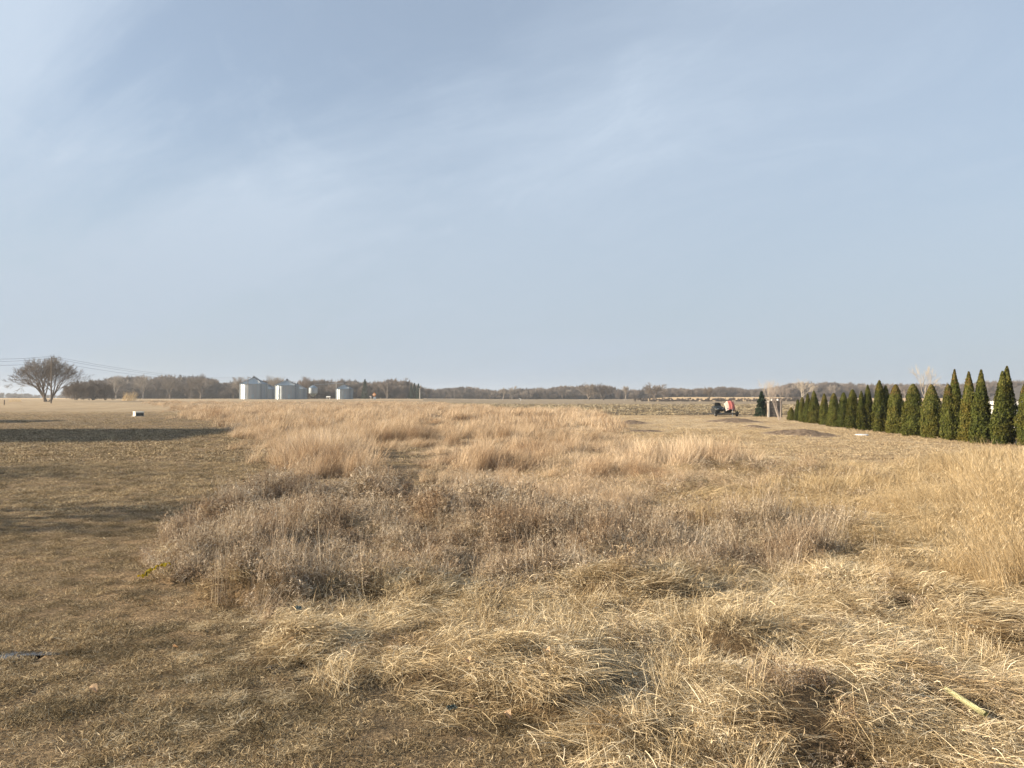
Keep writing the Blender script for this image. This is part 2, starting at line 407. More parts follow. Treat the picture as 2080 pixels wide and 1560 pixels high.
# ---------------------------------------------------------------- ground sheet
def build_ground():
    ang = np.concatenate([np.linspace(-math.pi, -R(50), 40, endpoint=False), np.linspace(-R(50), R(50), 620), np.linspace(R(50), math.pi, 41)[1:]])
    rad = np.concatenate([np.linspace(.3, 3.2, 14, endpoint=False), np.geomspace(3.2, 60, 330, endpoint=False), np.geomspace(60, 600, 190, endpoint=False), np.geomspace(600, 1450, 20)])
    A, Rr = np.meshgrid(ang, rad)
    X = np.sin(A) * Rr; Y = np.cos(A) * Rr
    Z = H(X, Y)
    nr, na = A.shape
    V = np.stack([X, Y, Z], -1).reshape(-1, 3)
    V = np.vstack([V, [[0, 0, float(H(np.array([0.]), np.array([.3]))[0])]]])
    i = np.arange(nr * na).reshape(nr, na)
    F = np.stack([i[:-1, :-1], i[:-1, 1:], i[1:, 1:], i[1:, :-1]], -1).reshape(-1, 4)
    c = len(V) - 1
    x = V[:, 0]; y = V[:, 1]; z = zones(x, y); u = x / np.maximum(y, .1)
    at = {}
    def A_(n, a): at[n] = ('POINT', 'FLOAT', np.asarray(a, float))
    th = np.where(z['weed'] | z['mat'] | z['rtall'], 1.0, 0) + np.where(z['tall'], .5, 0) + np.where(z['rmed'], .35, 0)
    at['thatch'] = ('POINT', 'FLOAT', th)
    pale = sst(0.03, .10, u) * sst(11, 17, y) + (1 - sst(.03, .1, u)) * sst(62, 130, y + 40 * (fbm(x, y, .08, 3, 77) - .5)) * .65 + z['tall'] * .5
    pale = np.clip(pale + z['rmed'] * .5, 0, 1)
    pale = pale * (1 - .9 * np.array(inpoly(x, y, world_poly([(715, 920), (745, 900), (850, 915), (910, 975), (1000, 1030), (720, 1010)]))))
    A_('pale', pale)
    A_('corn', z['corn']); A_('cornfar', z['corn'] * sst(150, 240, y))
    A_('wheat', (y > 345) & (u > .19) & (y < 640) | (y > 400) & (u < -.12))
    A_('soil', soil_mask(x, y)); A_('wet', np.clip(puddle_mask(x, y) * 1.4, 0, 1))
    me = mesh_from('ground', V, F, M_ground, at, smooth=True)
    o = link(bpy.data.objects.new('ground', me)); tag(o, kind='structure')
build_ground()
M_water = simple('puddle_water', (.03, .027, .022), rough=.06, var=.1)
for k, ((cx, cy), a, b) in enumerate(PUDDLES):
    bm = BM(); n = 72; zz = hz(cx, cy)
    vs = [bm.verts.new((a * q * math.cos(t), b * q * math.sin(t), 0)) for t in np.linspace(0, 2 * math.pi, n, endpoint=False) for q in [1.05 + .42 * math.sin(3 * t + k) + .26 * math.sin(5 * t + 2 * k) + .16 * math.sin(11 * t + k)]]
    bm.faces.new(vs)
    o = obj('puddle_water', bm, M_water); o.location = (cx, cy, zz + (.044 if k < 2 else .052)); tag(o, kind='structure')

# ---------------------------------------------------------------- blades
def blades(n, base, az, th0, th1, L, w, seg=3, azc=0.0, taper=.25, rnd=None, g=None):
    """n curved strips: lean angle from vertical runs th0 -> th1 along the blade; heading az turns by azc"""
    g = g or rng
    base = np.asarray(base, float)
    B = lambda v: np.broadcast_to(np.asarray(v, float), (n,))
    az, th0, th1, L, w, azc = map(B, (az, th0, th1, L, w, azc))
    P0 = base.copy(); pts = [P0.copy()]
    for s in range(seg):
        t = (s + .5) / seg; th = th0 + (th1 - th0) * t; a = az + azc * t
        P0 = P0 + (L / seg)[:, None] * np.stack([np.sin(th) * np.cos(a), np.sin(th) * np.sin(a), np.cos(th)], -1)
        pts.append(P0.copy())
    pts = np.stack(pts, 1)                                  # n, seg+1, 3
    wa = az + math.pi / 2 + g.normal(0, .7, n)
    side = np.stack([np.cos(wa), np.sin(wa), g.normal(0, .35, n)], -1)
    tt = np.linspace(0, 1, seg + 1)
    ww = w[:, None] * (1 - (1 - taper) * tt ** 1.5)[None, :] * .5
    Lf = pts - side[:, None, :] * ww[..., None]; Rt = pts + side[:, None, :] * ww[..., None]
    V = np.stack([Lf, Rt], 2).reshape(n, -1, 3)
    m = (seg + 1) * 2
    f = np.array([[2 * s, 2 * s + 1, 2 * s + 3, 2 * s + 2] for s in range(seg)])
    F = (np.arange(n)[:, None, None] * m + f[None]).reshape(-1, 4)
    r = g.random(n) if rnd is None else B(rnd)
    return V.reshape(-1, 3), F, np.repeat(r, m), pts
class Acc:
    def __init__(s): s.V = []; s.F = []; s.R = []; s.n = 0
    def add(s, V, F, Rn, *_):
        s.V.append(V); s.F.append(F + s.n); s.R.append(Rn); s.n += len(V)
    def mesh(s, name, mat):
        return mesh_from(name, np.vstack(s.V), np.vstack(s.F), mat, {'rnd': ('POINT', 'FLOAT', np.concatenate(s.R))})
def disk(n, r, g=rng):
    a = g.random(n) * 2 * math.pi; q = r * np.sqrt(g.random(n))
    return np.stack([q * np.cos(a), q * np.sin(a), np.zeros(n)], -1)

def proto_lawn(n, r, L, w, seg=2):
    a = Acc()
    a.add(*blades(n, disk(n, r), rng.random(n) * 6.28, rng.uniform(.6, 1.45, n), rng.uniform(1.1, 2.1, n), rng.uniform(.45, 1.2, n) * L, w * rng.uniform(.6, 1.3, n), seg, azc=rng.normal(0, .8, n)))
    return a
def proto_tall(n, r, L, w, lean=.16, seg=4, heads=True):
    a = Acc(); az = rng.normal(0, .9, n)
    l = rng.uniform(.5, 1.0, n) * L
    V, F, Rn, pts = blades(n, disk(n, r), az, rng.uniform(0, .22, n) + lean * .3, rng.uniform(.1, .75, n) + lean, l, w * rng.uniform(.6, 1.2, n), seg, azc=rng.normal(0, .4, n))
    a.add(V, F, Rn)
    m = n // 2                                              # bent-over leaves lower down
    a.add(*blades(m, disk(m, r * 1.2), rng.random(m) * 6.28, rng.uniform(.2, .7, m), rng.uniform(1.2, 2.4, m), rng.uniform(.3, .6, m) * L, w * 1.2, 3, azc=rng.normal(0, .6, m), rnd=rng.random(m) * .7))
    if heads:
        k = rng.choice(n, n // 3, replace=False); tip = pts[k, -1]
        for q in range(3):
            b = tip - np.array([0, 0, 1]) * rng.uniform(0, .12, (len(k), 1)) * L * .6
            a.add(*blades(len(k), b, rng.random(len(k)) * 6.28, .3, 1.0, rng.uniform(.03, .07, len(k)) * (L / .8), w * 1.5, 1, rnd=rng.uniform(.35, 1, len(k))))
    return a
def proto_weed(n, r, L, w, leaf=.06, lw=.007, per=9, seg=3):
    a = Acc()
    l = rng.uniform(.45, 1.0, n) * L
    V, F, Rn, pts = blades(n, disk(n, r), rng.random(n) * 6.28, rng.uniform(.0, .35, n), rng.uniform(.2, 1.1, n), l, w, seg, azc=rng.normal(0, .6, n), rnd=rng.random(n) * .7, taper=.5)
    a.add(V, F, Rn)
    m = n * per; who = rng.integers(0, n, m); t = rng.uniform(.15, 1, m) * seg; i = np.minimum(t.astype(int), seg - 1); f = (t - i)[:, None]
    b = pts[who, i] * (1 - f) + pts[who, i + 1] * f
    a.add(*blades(m, b, rng.random(m) * 6.28, rng.uniform(.3, 1.5, m), rng.uniform(1.2, 3.6, m), leaf * rng.uniform(.4, 1.5, m), lw * rng.uniform(.5, 1.4, m), 3, azc=rng.normal(0, 1.5, m), rnd=rng.random(m)))
    return a
def proto_mat(n, r, L, w, spread=.35, lift=.10, seg=5):
    a = Acc(); b = disk(n, r); b[:, 2] = rng.uniform(0, lift, n)
    th0 = rng.uniform(.95, 1.5, n); th1 = rng.uniform(1.4, 1.85, n)
    a.add(*blades(n, b, rng.normal(0, spread, n), th0, th1, rng.uniform(.35, 1, n) * L, w * rng.uniform(.45, 1.4, n), seg, azc=rng.normal(0, .28, n)))
    m = int(n * .8); b = disk(m, r * 1.6); b[:, 2] = rng.uniform(0, .03, m)         # broken bits close to the soil
    a.add(*blades(m, b, rng.random(m) * 6.28, rng.uniform(1.3, 1.65, m), rng.uniform(1.4, 1.7, m), rng.uniform(.03, .14, m), w * rng.uniform(.7, 1.5, m), 1, rnd=rng.random(m) * .75))
    m = n // 3; b = disk(m, r * 1.3); b[:, 2] = rng.uniform(0, lift, m)
    a.add(*blades(m, b, rng.random(m) * 6.28, rng.uniform(.9, 1.5, m), rng.uniform(1.4, 2.2, m), rng.uniform(.2, .6, m) * L, w, 3, azc=rng.normal(0, .9, m), rnd=rng.random(m) * .8))
    m = n // 4; b = disk(m, r); b[:, 2] = rng.uniform(lift * .3, lift * 1.1, m)
    a.add(*blades(m, b, rng.normal(.2, .5, m), rng.uniform(.6, 1.3, m), rng.uniform(1.5, 2.6, m), rng.uniform(.06, .16, m), w * 1.5, 3, azc=rng.normal(0, 1, m), rnd=rng.uniform(.5, 1, m)))
    return a
def proto_corn(n, r, s=1.0):
    a = Acc(); b = disk(n, r); b[:, 2] = rng.uniform(0, .10, n)
    a.add(*blades(n, b, rng.random(n) * 6.28, rng.uniform(.7, 1.5, n), rng.uniform(1.4, 2.6, n), rng.uniform(.15, .5, n) * s, .05 * s * rng.uniform(.5, 1.4, n), 3, azc=rng.normal(0, 1, n)))
    m = 2; b = disk(m, r * .6)
    a.add(*blades(m, b, rng.random(m) * 6.28, 0.05, .25, rng.uniform(.15, .32, m), .03, 1, taper=.9, rnd=rng.uniform(.4, .8, m)))
    return a

def scatter_object(name, label_kind, protos, pts, rot, scl, idx):
    """one countless mass: a cloud of root points with the clump meshes instanced on them"""
    col = bpy.data.collections.new(name + '_clumps')
    for i, me in enumerate(protos):
        col.objects.link(bpy.data.objects.new('%s_clump_%02d' % (name, i), me))
    me = bpy.data.meshes.new(name); n = len(pts)
    me.vertices.add(n); me.vertices.foreach_set('co', np.asarray(pts, np.float32).ravel())
    a = me.attributes.new('rot', 'FLOAT_VECTOR', 'POINT'); a.data.foreach_set('vector', np.asarray(rot, np.float32).ravel())
    a = me.attributes.new('scl', 'FLOAT_VECTOR', 'POINT'); a.data.foreach_set('vector', np.asarray(scl, np.float32).ravel())
    a = me.attributes.new('idx', 'INT', 'POINT'); a.data.foreach_set('value', np.asarray(idx, np.int32).ravel())
    me.materials.append(protos[0].materials[0])
    o = link(bpy.data.objects.new(name, me)); tag(o, kind='stuff', **label_kind)
    ng = bpy.data.node_groups.new(name + '_scatter', 'GeometryNodeTree')
    ng.interface.new_socket('Geometry', in_out='INPUT', socket_type='NodeSocketGeometry')
    ng.interface.new_socket('Geometry', in_out='OUTPUT', socket_type='NodeSocketGeometry')
    N = ng.nodes.new; gi = N('NodeGroupInput'); go = N('NodeGroupOutput')
    ip = N('GeometryNodeInstanceOnPoints'); ci = N('GeometryNodeCollectionInfo')
    ci.inputs['Collection'].default_value = col; ci.inputs['Separate Children'].default_value = True; ci.inputs['Reset Children'].default_value = True
    def na(nm, t):
        q = N('GeometryNodeInputNamedAttribute'); q.data_type = t; q.inputs['Name'].default_value = nm; return [s for s in q.outputs if s.name == 'Attribute' and s.enabled][0]
    L = ng.links.new
    L(gi.outputs[0], ip.inputs['Points']); L(ci.outputs[0], ip.inputs['Instance']); ip.inputs['Pick Instance'].default_value = True
    L(na('idx', 'INT'), ip.inputs['Instance Index']); L(na('rot', 'FLOAT_VECTOR'), ip.inputs['Rotation']); L(na('scl', 'FLOAT_VECTOR'), ip.inputs['Scale'])
    L(ip.outputs[0], go.inputs[0])
    md = o.modifiers.new('scatter', 'NODES'); md.node_group = ng
    return o

def sample(y0, y1, dens, u0=-.86, u1=.86, g=rng):
    area = (u1 - u0) * (y1 * y1 - y0 * y0) / 2; n = int(area * dens)
    y = np.sqrt(g.random(n) * (y1 * y1 - y0 * y0) + y0 * y0); x = (u0 + (u1 - u0) * g.random(n)) * y
    return x, y
class Scat:
    def __init__(s): s.p = []; s.r = []; s.s = []; s.i = []
    def add(s, x, y, idx, hs, ws=None, rz=None, tilt=.12, dz=0):
        n = len(x)
        if n == 0: return
        z = H(x, y) + dz; ws = hs if ws is None else ws
        s.p.append(np.stack([x, y, z], -1))
        rz = rng.random(n) * 6.28 if rz is None else rz
        s.r.append(np.stack([rng.normal(0, tilt, n), rng.normal(0, tilt, n), rz], -1))
        hs = np.broadcast_to(hs, (n,)); ws = np.broadcast_to(ws, (n,))
        s.s.append(np.stack([ws, ws, hs], -1)); s.i.append(idx)
    def build(s, name, lk, protos):
        print(name, sum(len(q) for q in s.p))
        return scatter_object(name, lk, protos, np.vstack(s.p), np.vstack(s.r), np.vstack(s.s), np.concatenate(s.i))
ri = lambda lo, hi, n: rng.integers(lo, hi, n)

# ---- short lawn turf ----------------------------------------------------------
lawn_p = [proto_lawn(52, .10, .050, .0034).mesh('turf', M_lawn) for _ in range(4)] + [proto_lawn(40, .17, .075, .007).mesh('turf', M_lawn) for _ in range(3)] \
       + [proto_lawn(34, .38, .10, .018).mesh('turf', M_lawn) for _ in range(3)]
S = Scat(); SP = Scat()
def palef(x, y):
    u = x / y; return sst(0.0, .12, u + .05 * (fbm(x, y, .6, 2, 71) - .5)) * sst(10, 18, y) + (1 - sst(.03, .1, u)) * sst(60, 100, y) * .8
for (y0, y1, dn, i0, i1) in [(3.2, 7, 520, 0, 4), (7, 13, 240, 0, 4), (13, 24, 75, 4, 7), (24, 48, 20, 7, 10), (48, 100, 4.5, 7, 10)]:
    x, y = sample(y0, y1, dn); z = zones(x, y, .20)
    trod = inpoly(x, y, world_poly([(715, 920), (745, 900), (850, 915), (910, 975), (1000, 1030), (720, 1010)]))
    bare = (fbm(x, y, 4.5, 3, 61) < .40) & (rng.random(len(x)) < .8)
    k = (z['lawn'] | (z['rmed'] & (rng.random(len(x)) < .7)) | z['tall'] * (rng.random(len(x)) < .25)) & (puddle_mask(x, y) < .12) & ~bare & (soil_mask(x, y) < .5)
    k &= rng.random(len(x)) > trod * .5
    k &= rng.random(len(x)) > .55 * sst(.56, .66, fbm(x + y * .4, y * 1.9, .5, 3, 66))       # thin, scuffed strips
    x, y = x[k], y[k]
    hs = (.25 + .75 * fbm(x, y, 1.3, 3, 62) + .75 * sst(.40, .62, fbm(x, y, 5.5, 2, 63))) * rng.uniform(.7, 1.3, len(x))
    pf = palef(x, y) > rng.random(len(x))
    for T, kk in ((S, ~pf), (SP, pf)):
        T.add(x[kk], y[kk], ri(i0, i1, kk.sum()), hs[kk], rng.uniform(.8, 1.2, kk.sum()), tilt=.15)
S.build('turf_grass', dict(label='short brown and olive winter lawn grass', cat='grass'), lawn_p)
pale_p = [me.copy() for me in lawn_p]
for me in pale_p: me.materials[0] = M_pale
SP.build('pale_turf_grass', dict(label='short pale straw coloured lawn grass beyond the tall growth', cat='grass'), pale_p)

# ---- tall straw --------------------------------------------------------------
tall_p = [proto_tall(60, .13, .85, .0055, lean=.3).mesh('tall', M_tall) for _ in range(4)] + [proto_tall(62, .24, .85, .0085, heads=False, lean=.36).mesh('tall', M_tall) for _ in range(3)] \
       + [proto_tall(56, .55, .85, .021, heads=False, seg=3, lean=.3).mesh('tall', M_tall) for _ in range(3)]
S = Scat()
for (y0, y1, dn, i0, i1) in [(10, 20, 20, 0, 4), (20, 42, 11, 4, 7), (42, 90, 3.2, 7, 10), (90, 215, .75, 7, 10)]:
    x, y = sample(y0, y1, dn, -.62, .5); z = zones(x, y, .20)
    gap = fbm(x, y, .42, 3, 81)
    k = z['tall'] & ((gap > .44) | (rng.random(len(x)) < .10))
    x, y, gap = x[k], y[k], gap[k]
    u = x / y
    hs = .20 + 1.35 * sst(.25, .72, fbm(x, y, .55, 3, 82))
    hs = hs * (1 - .62 * sst(.52, .60, fbm(x * .9 + y * .25, y * .42, .55, 3, 79)))      # flattened lanes
    hs = hs * .86
    inner = sst(-.02, .1, u) * (1 - sst(17, 26, y))                # shorter, patchy growth in the near middle
    hs = hs * (1 - .42 * inner) * rng.uniform(.7, 1.15, len(x)) * (1 - .45 * sst(70, 200, y)) * (.75 + .35 * sst(.4, .5, gap))
    lean_dir = (fbm(x, y, .12, 2, 83) - .5) * 5.0 + .6
    S.add(x, y, ri(i0, i1, len(x)), hs, .7 + .4 * hs, rz=lean_dir + rng.normal(0, .45, len(x)), tilt=.12)
S.build('tall_straw_grass', dict(label='tall dry straw grass standing in the middle of the field', cat='tall grass'), tall_p)

# ---- golden grass on the right -----------------------------------------------
gold_p = [proto_tall(60, .13, 1.0, .0042, lean=.25).mesh('gold', M_gold) for _ in range(5)] + [proto_tall(46, .24, .9, .010, heads=False, lean=.25).mesh('gold', M_gold) for _ in range(3)] \
       + [proto_mat(60, .26, .5, .006, spread=.8, lift=.12).mesh('gold', M_gold) for _ in range(4)]
S = Scat()
for (y0, y1, dn, i0, i1) in [(6, 14, 19, 0, 5), (14, 30, 8, 5, 8)]:
    x, y = sample(y0, y1, dn, .05, .95); z = zones(x, y, .20)
    k = z['rtall'] & (fbm(x, y, .8, 3, 84) > .34); xx, yy = x[k], y[k]
    uu = xx / yy; hs = (.46 + .52 * sst(.54, .70, uu)) * (.6 + .75 * fbm(xx, yy, .8, 3, 85)) * rng.uniform(.7, 1.15, len(xx))
    S.add(xx, yy, ri(i0, i1, len(xx)), hs, .55 + .5 * hs, rz=rng.normal(2.6, .8, len(xx)) , tilt=.12)
    k = z['rmed'] & (fbm(x, y, .6, 3, 86) > .41); xx, yy = x[k], y[k]
    hs = (.25 + .45 * fbm(xx, yy, .6, 3, 87)) * rng.uniform(.6, 1.2, len(xx))
    S.add(xx, yy, ri(i0, i1, len(xx)), hs, .6 + .4 * hs, tilt=.2)
x, y = sample(7, 30, 17, -.05, .95); z = zones(x, y, .20); k = z['rmed'] | z['rtall'] & (rng.random(len(x)) < .6) | z['tall'] & (y < 26) & (x > 0) & (rng.random(len(x)) < .5)
x, y = x[k], y[k]; S.add(x, y, ri(8, 12, len(x)), rng.uniform(.6, 1.2, len(x)), rng.uniform(.9, 1.4, len(x)), rz=(fbm(x, y, .3, 2, 88) - .5) * 9, tilt=.1)
S.build('golden_grass', dict(label='golden dry grass, upright and swaying towards the right edge', cat='tall grass'), gold_p)

# ---- grey-brown weeds --------------------------------------------------------
weed_p = [proto_weed(16, .11, .36, .0032).mesh('weed', M_weed) for _ in range(6)] + [proto_weed(14, .16, .42, .005, leaf=.09, lw=.011, per=8).mesh('weed', M_weed) for _ in range(4)] \
       + [proto_tall(26, .10, .55, .0042, lean=.2).mesh('weed', M_weed) for _ in range(3)]
S = Scat()
x, y = sample(6, 20, 84, -.6, .62); z = zones(x, y, .11); hum = fbm(x, y, 1.25, 3, 21)
k = z['weed'] & ((hum > .37) | (rng.random(len(x)) < .35)); x, y, hum = x[k], y[k], hum[k]
u = x / y
hs = (.45 + .9 * np.clip(hum - .3, 0, .6) / .4 * .8) * rng.uniform(.65, 1.25, len(x)) * (.98 + .2 * sst(.1, .3, u))
i = np.where(y > 11.5, ri(6, 10, len(x)), ri(0, 6, len(x))); i = np.where(rng.random(len(x)) < .20 + .32 * sst(.1, .35, u), ri(10, 13, len(x)), i)
S.add(x, y, i, hs, rng.uniform(.7, 1.15, len(x)), tilt=.22)
x, y = sample(9, 22, 9, -.3, .6); z = zones(x, y, .20); k = (z['tall'] | z['rmed']) & (fbm(x, y, .5, 3, 89) > .5); x, y = x[k], y[k]
S.add(x, y, ri(6, 10, len(x)), rng.uniform(.5, 1, len(x)), 1.0, tilt=.2)
x, y = sample(3.8, 11, 22, -.3, .95); z = zones(x, y, .20); k = z['mat'] & (fbm(x, y, 1.1, 3, 90) > .54); x, y = x[k], y[k]
S.add(x, y, ri(0, 6, len(x)), rng.uniform(.4, .8, len(x)), rng.uniform(.6, 1, len(x)), tilt=.3)
S.build('dead_weeds', dict(label='grey brown curled dead weeds on the low hummocks', cat='weeds'), weed_p)

# ---- matted straw ------------------------------------------------------------
mat_p = [proto_mat(115, .18, .38, .0034, spread=.60).mesh('mat', M_mat) for _ in range(7)] + [proto_mat(90, .16, .26, .0032, spread=1.6, lift=.13).mesh('mat', M_mat) for _ in range(4)] \
      + [proto_tall(26, .09, .50, .0036, lean=.35).mesh('mat', M_mat) for _ in range(3)]
S = Scat()
x, y = sample(3.2, 14, 74, -.5, .95); z = zones(x, y, .20)
k = (z['mat'] | z['rtall'] & (rng.random(len(x)) < .5) | z['weed'] & (rng.random(len(x)) < .12)); x, y = x[k], y[k]
flow = -.6 + (fbm(x, y, 1.0, 3, 91) - .5) * 9.0
near_water = puddle_mask(x, y) > .05
thin = near_water | (sst(.55, .66, fbm(x, y, 1.7, 3, 92)) * .65 > rng.random(len(x))) ; k = ~thin; x, y, flow = x[k], y[k], flow[k]
tangle = rng.random(len(x)) < .42
i = np.where(tangle, ri(7, 11, len(x)), ri(0, 7, len(x)))
S.add(x, y, i, rng.uniform(.6, 1.25, len(x)), rng.uniform(.7, 1.15, len(x)), rz=flow + rng.normal(0, .3, len(x)), tilt=.12)
x, y = sample(3.6, 13, 17.0, -.35, .95); z = zones(x, y, .20); k = z['mat'] & (fbm(x, y, 1.1, 3, 93) > .50); x, y = x[k], y[k]
S.add(x, y, ri(11, 14, len(x)), rng.uniform(.5, 1.0, len(x)), .9, tilt=.3)
x, y = sample(3.2, 15, 8, -.86, .4); z = zones(x, y, .20); k = (z['lawn'] & (puddle_mask(x, y) < .05) & (fbm(x, y, .7, 3, 94) > .52)) & (x > -3 + .0 * y) ; x, y = x[k], y[k]
S.add(x, y, ri(7, 11, len(x)), rng.uniform(.12, .3, len(x)), rng.uniform(.4, .8, len(x)), tilt=.05)
S.build('matted_straw', dict(label='flattened matted straw lying in swirls over the near ground', cat='straw'), mat_p)

# ---- corn stubble ------------------------------------------------------------
corn_p = [proto_corn(9, .34).mesh('corn', M_corn) for _ in range(6)] + [proto_corn(9, .8, 1.8).mesh('corn', M_corn) for _ in range(4)]
S = Scat()
for (y0, y1, dn, i0, i1) in [(72, 110, 1.9, 0, 6), (110, 200, .9, 6, 10)]:
    x, y = sample(y0, y1, dn, -.14, .74); z = zones(x, y); k = z['corn'] & (fbm(x, y, .8, 2, 95) > .46); x, y = x[k], y[k]
    S.add(x, y, ri(i0, i1, len(x)), rng.uniform(.5, .95, len(x)), rng.uniform(.6, 1.1, len(x)))
S.build('corn_stubble', dict(label='pale harvested corn stalks and husks littering the dark field', cat='stubble'), corn_p)

# ================================================================ objects
M_bark = simple('grey_bark', (.165, .135, .11), .9, var=.25, scale=3)
M_bark_brown = simple('brown_bark', (.17, .125, .095), .9, var=.25, scale=3)
M_bark_pale = simple('pale_bark', (.42, .37, .31), .85, var=.2, scale=2)
M_bark_far = simple('far_pale_bark', (.27, .235, .20), .9, var=.2, scale=2)
M_bark_dark = simple('dark_bark', (.085, .068, .058), .9, var=.25, scale=3)
M_galv = simple('galvanised_steel', (.30, .33, .355), .48, metal=.95, var=.10, scale=.35, stretch=(1, 1, .15))
M_galv_roof = simple('galvanised_roof', (.24, .31, .36), .38, metal=.8, var=.15, scale=.5)
M_darkmetal = simple('dark_metal', (.05, .052, .055), .5, metal=.6)
M_white = simple('white_paint', (.78, .77, .73), .5, var=.06, scale=2)
M_pole = simple('weathered_wood', (.16, .13, .10), .85, var=.25, scale=5, stretch=(1, 1, .2))
M_palepole = simple('grey_timber', (.40, .38, .35), .8, var=.2, scale=5, stretch=(1, 1, .2))
M_wire = simple('wire', (.03, .03, .032), .6)
M_black = simple('black_plastic', (.006, .009, .009), .5, var=.3, scale=3)
M_rubber = simple('black_rubber', (.018, .017, .016), .8)
M_pink = simple('faded_pink_cover', (.66, .23, .21), .8, var=.15, scale=4, bump=.4)
M_cream = simple('pale_cover_cloth', (.74, .66, .60), .8, var=.1, scale=4, bump=.4)
M_greybox = simple('green_grey_paint', (.035, .045, .04), .6, var=.4, scale=5)
M_boxwhite = simple('cream_paint', (.80, .78, .68), .55, var=.06)
M_orange = simple('orange_sign_face', (.85, .30, .04), .5, var=.08)
M_paleor = simple('pale_sticker', (.80, .66, .50), .5, var=.1)
M_sidshade_cabinet = simple('shade_siding_and_cabinet_blue', (.40, .46, .52), .45, metal=.1, var=.05)  # pale siding with its bluish shade painted in; also the cabinet's own blue grey
M_sidwhite = simple('pale_siding', (.66, .67, .64), .45, var=.05)
M_roofgrey = simple('grey_roofing', (.075, .072, .072), .8, var=.2, scale=3)
M_brick = simple('tan_siding', (.45, .40, .33), .8, var=.1)
M_glass = simple('window_glass', (.03, .04, .05), .08)
M_log = simple('weathered_board', (.13, .12, .115), .9, var=.45, scale=5, stretch=(.4, 1, 3))
M_yellow = simple('yellow_plastic_tape', (.52, .43, .03), .45, var=.08, scale=20)
M_tapeink = simple('black_tape_print', (.03, .03, .02), .6)
M_pipe = simple('pale_yellow_pipe', (.56, .55, .33), .5, var=.12, scale=9)
M_leaf = simple('dry_leaf', (.62, .46, .30), .8, var=.2, scale=30)
M_snow = simple('old_snow', (.55, .58, .62), .5, var=.08, scale=4)
M_scrap = simple('blue_green_film', (.11, .145, .14), .3, var=.4, scale=40)

# ---- bare trees ---------------------------------------------------------------
class Tree:
    """tapered limbs as three or four sided tubes collected in arrays"""
    def __init__(s, seed): s.r = random.Random(seed); s.V = []; s.F = []; s.q = 0
    def tube(s, pts, r0, r1, n):
        m = len(pts); base = len(s.V)
        d0 = (pts[-1] - pts[0]); d0.normalize(); a = d0.orthogonal().normalized(); b = d0.cross(a)
        for i, p in enumerate(pts):
            rr = r0 + (r1 - r0) * i / (m - 1)
            for k in range(n):
                t = 2 * math.pi * k / n; s.V.append(p + (a * math.cos(t) + b * math.sin(t)) * rr)
        for i in range(m - 1):
            for k in range(n):
                s.F.append((base + i * n + k, base + i * n + (k + 1) % n, base + (i + 1) * n + (k + 1) % n, base + (i + 1) * n + k))
    def limb(s, p, d, L, r, lv, prm):
        R_ = s.r; n = 5 if lv > 2 else (3 if lv > 0 else 2)
        pts = [p.copy()]; q = p.copy(); dd = d.normalized()
        for i in range(n):
            dd = (dd + Vector((R_.gauss(0, 1), R_.gauss(0, 1), R_.gauss(0, 1))) * prm['wob'] + Vector((0, 0, prm['up'] * (1 if lv < 3 else .5)))).normalized()
            q = q + dd * (L / n); pts.append(q.copy())
        r1 = max(r * .42, prm['rmin'])
        s.tube(pts, r, r1, 6 if lv > 3 else (4 if lv > 1 else 3))
        if lv == 0: return
        k = prm['kids'][lv] if lv < len(prm['kids']) else prm['kids'][-1]
        for j in range(k):
            t = prm['t0'] + (1 - prm['t0']) * (j + R_.random()) / k
            if j == k - 1: t = 1.0
            i = min(int(t * n), n - 1); f = t * n - i
            b = pts[i].lerp(pts[i + 1], min(f, 1)); ax = (pts[i + 1] - pts[i]).normalized()
            ang = R(R_.uniform(*prm['ang'])) * (.45 if t == 1.0 else 1)
            perp = Matrix.Rotation(R_.random() * 6.283, 3, ax) @ ax.orthogonal().normalized()
            nd = ax * math.cos(ang) + perp * math.sin(ang)
            s.limb(b, nd, L * R_.uniform(*prm['len']) * (1.08 - .35 * t), max(r * (1 - .5 * t) * R_.uniform(.5, .72), prm['rmin']), lv - 1, prm)
    def mesh(s, name, mat):
        V = np.array([tuple(v) for v in s.V]); F = np.array(s.F); return V, F
def norm_tree(V, h, w):
    V = V.copy(); V[:, 2] *= h / V[:, 2].max()
    e = (np.percentile(V[:, 0], 99) - np.percentile(V[:, 0], 1) + np.percentile(V[:, 1], 99) - np.percentile(V[:, 1], 1)) / 2
    V[:, :2] *= w / e; return V
PRM = dict(wob=.11, up=.05, kids=[0, 3, 4, 4, 5, 5], t0=.30, ang=(22, 52), len=(.60, .80), rmin=.012)
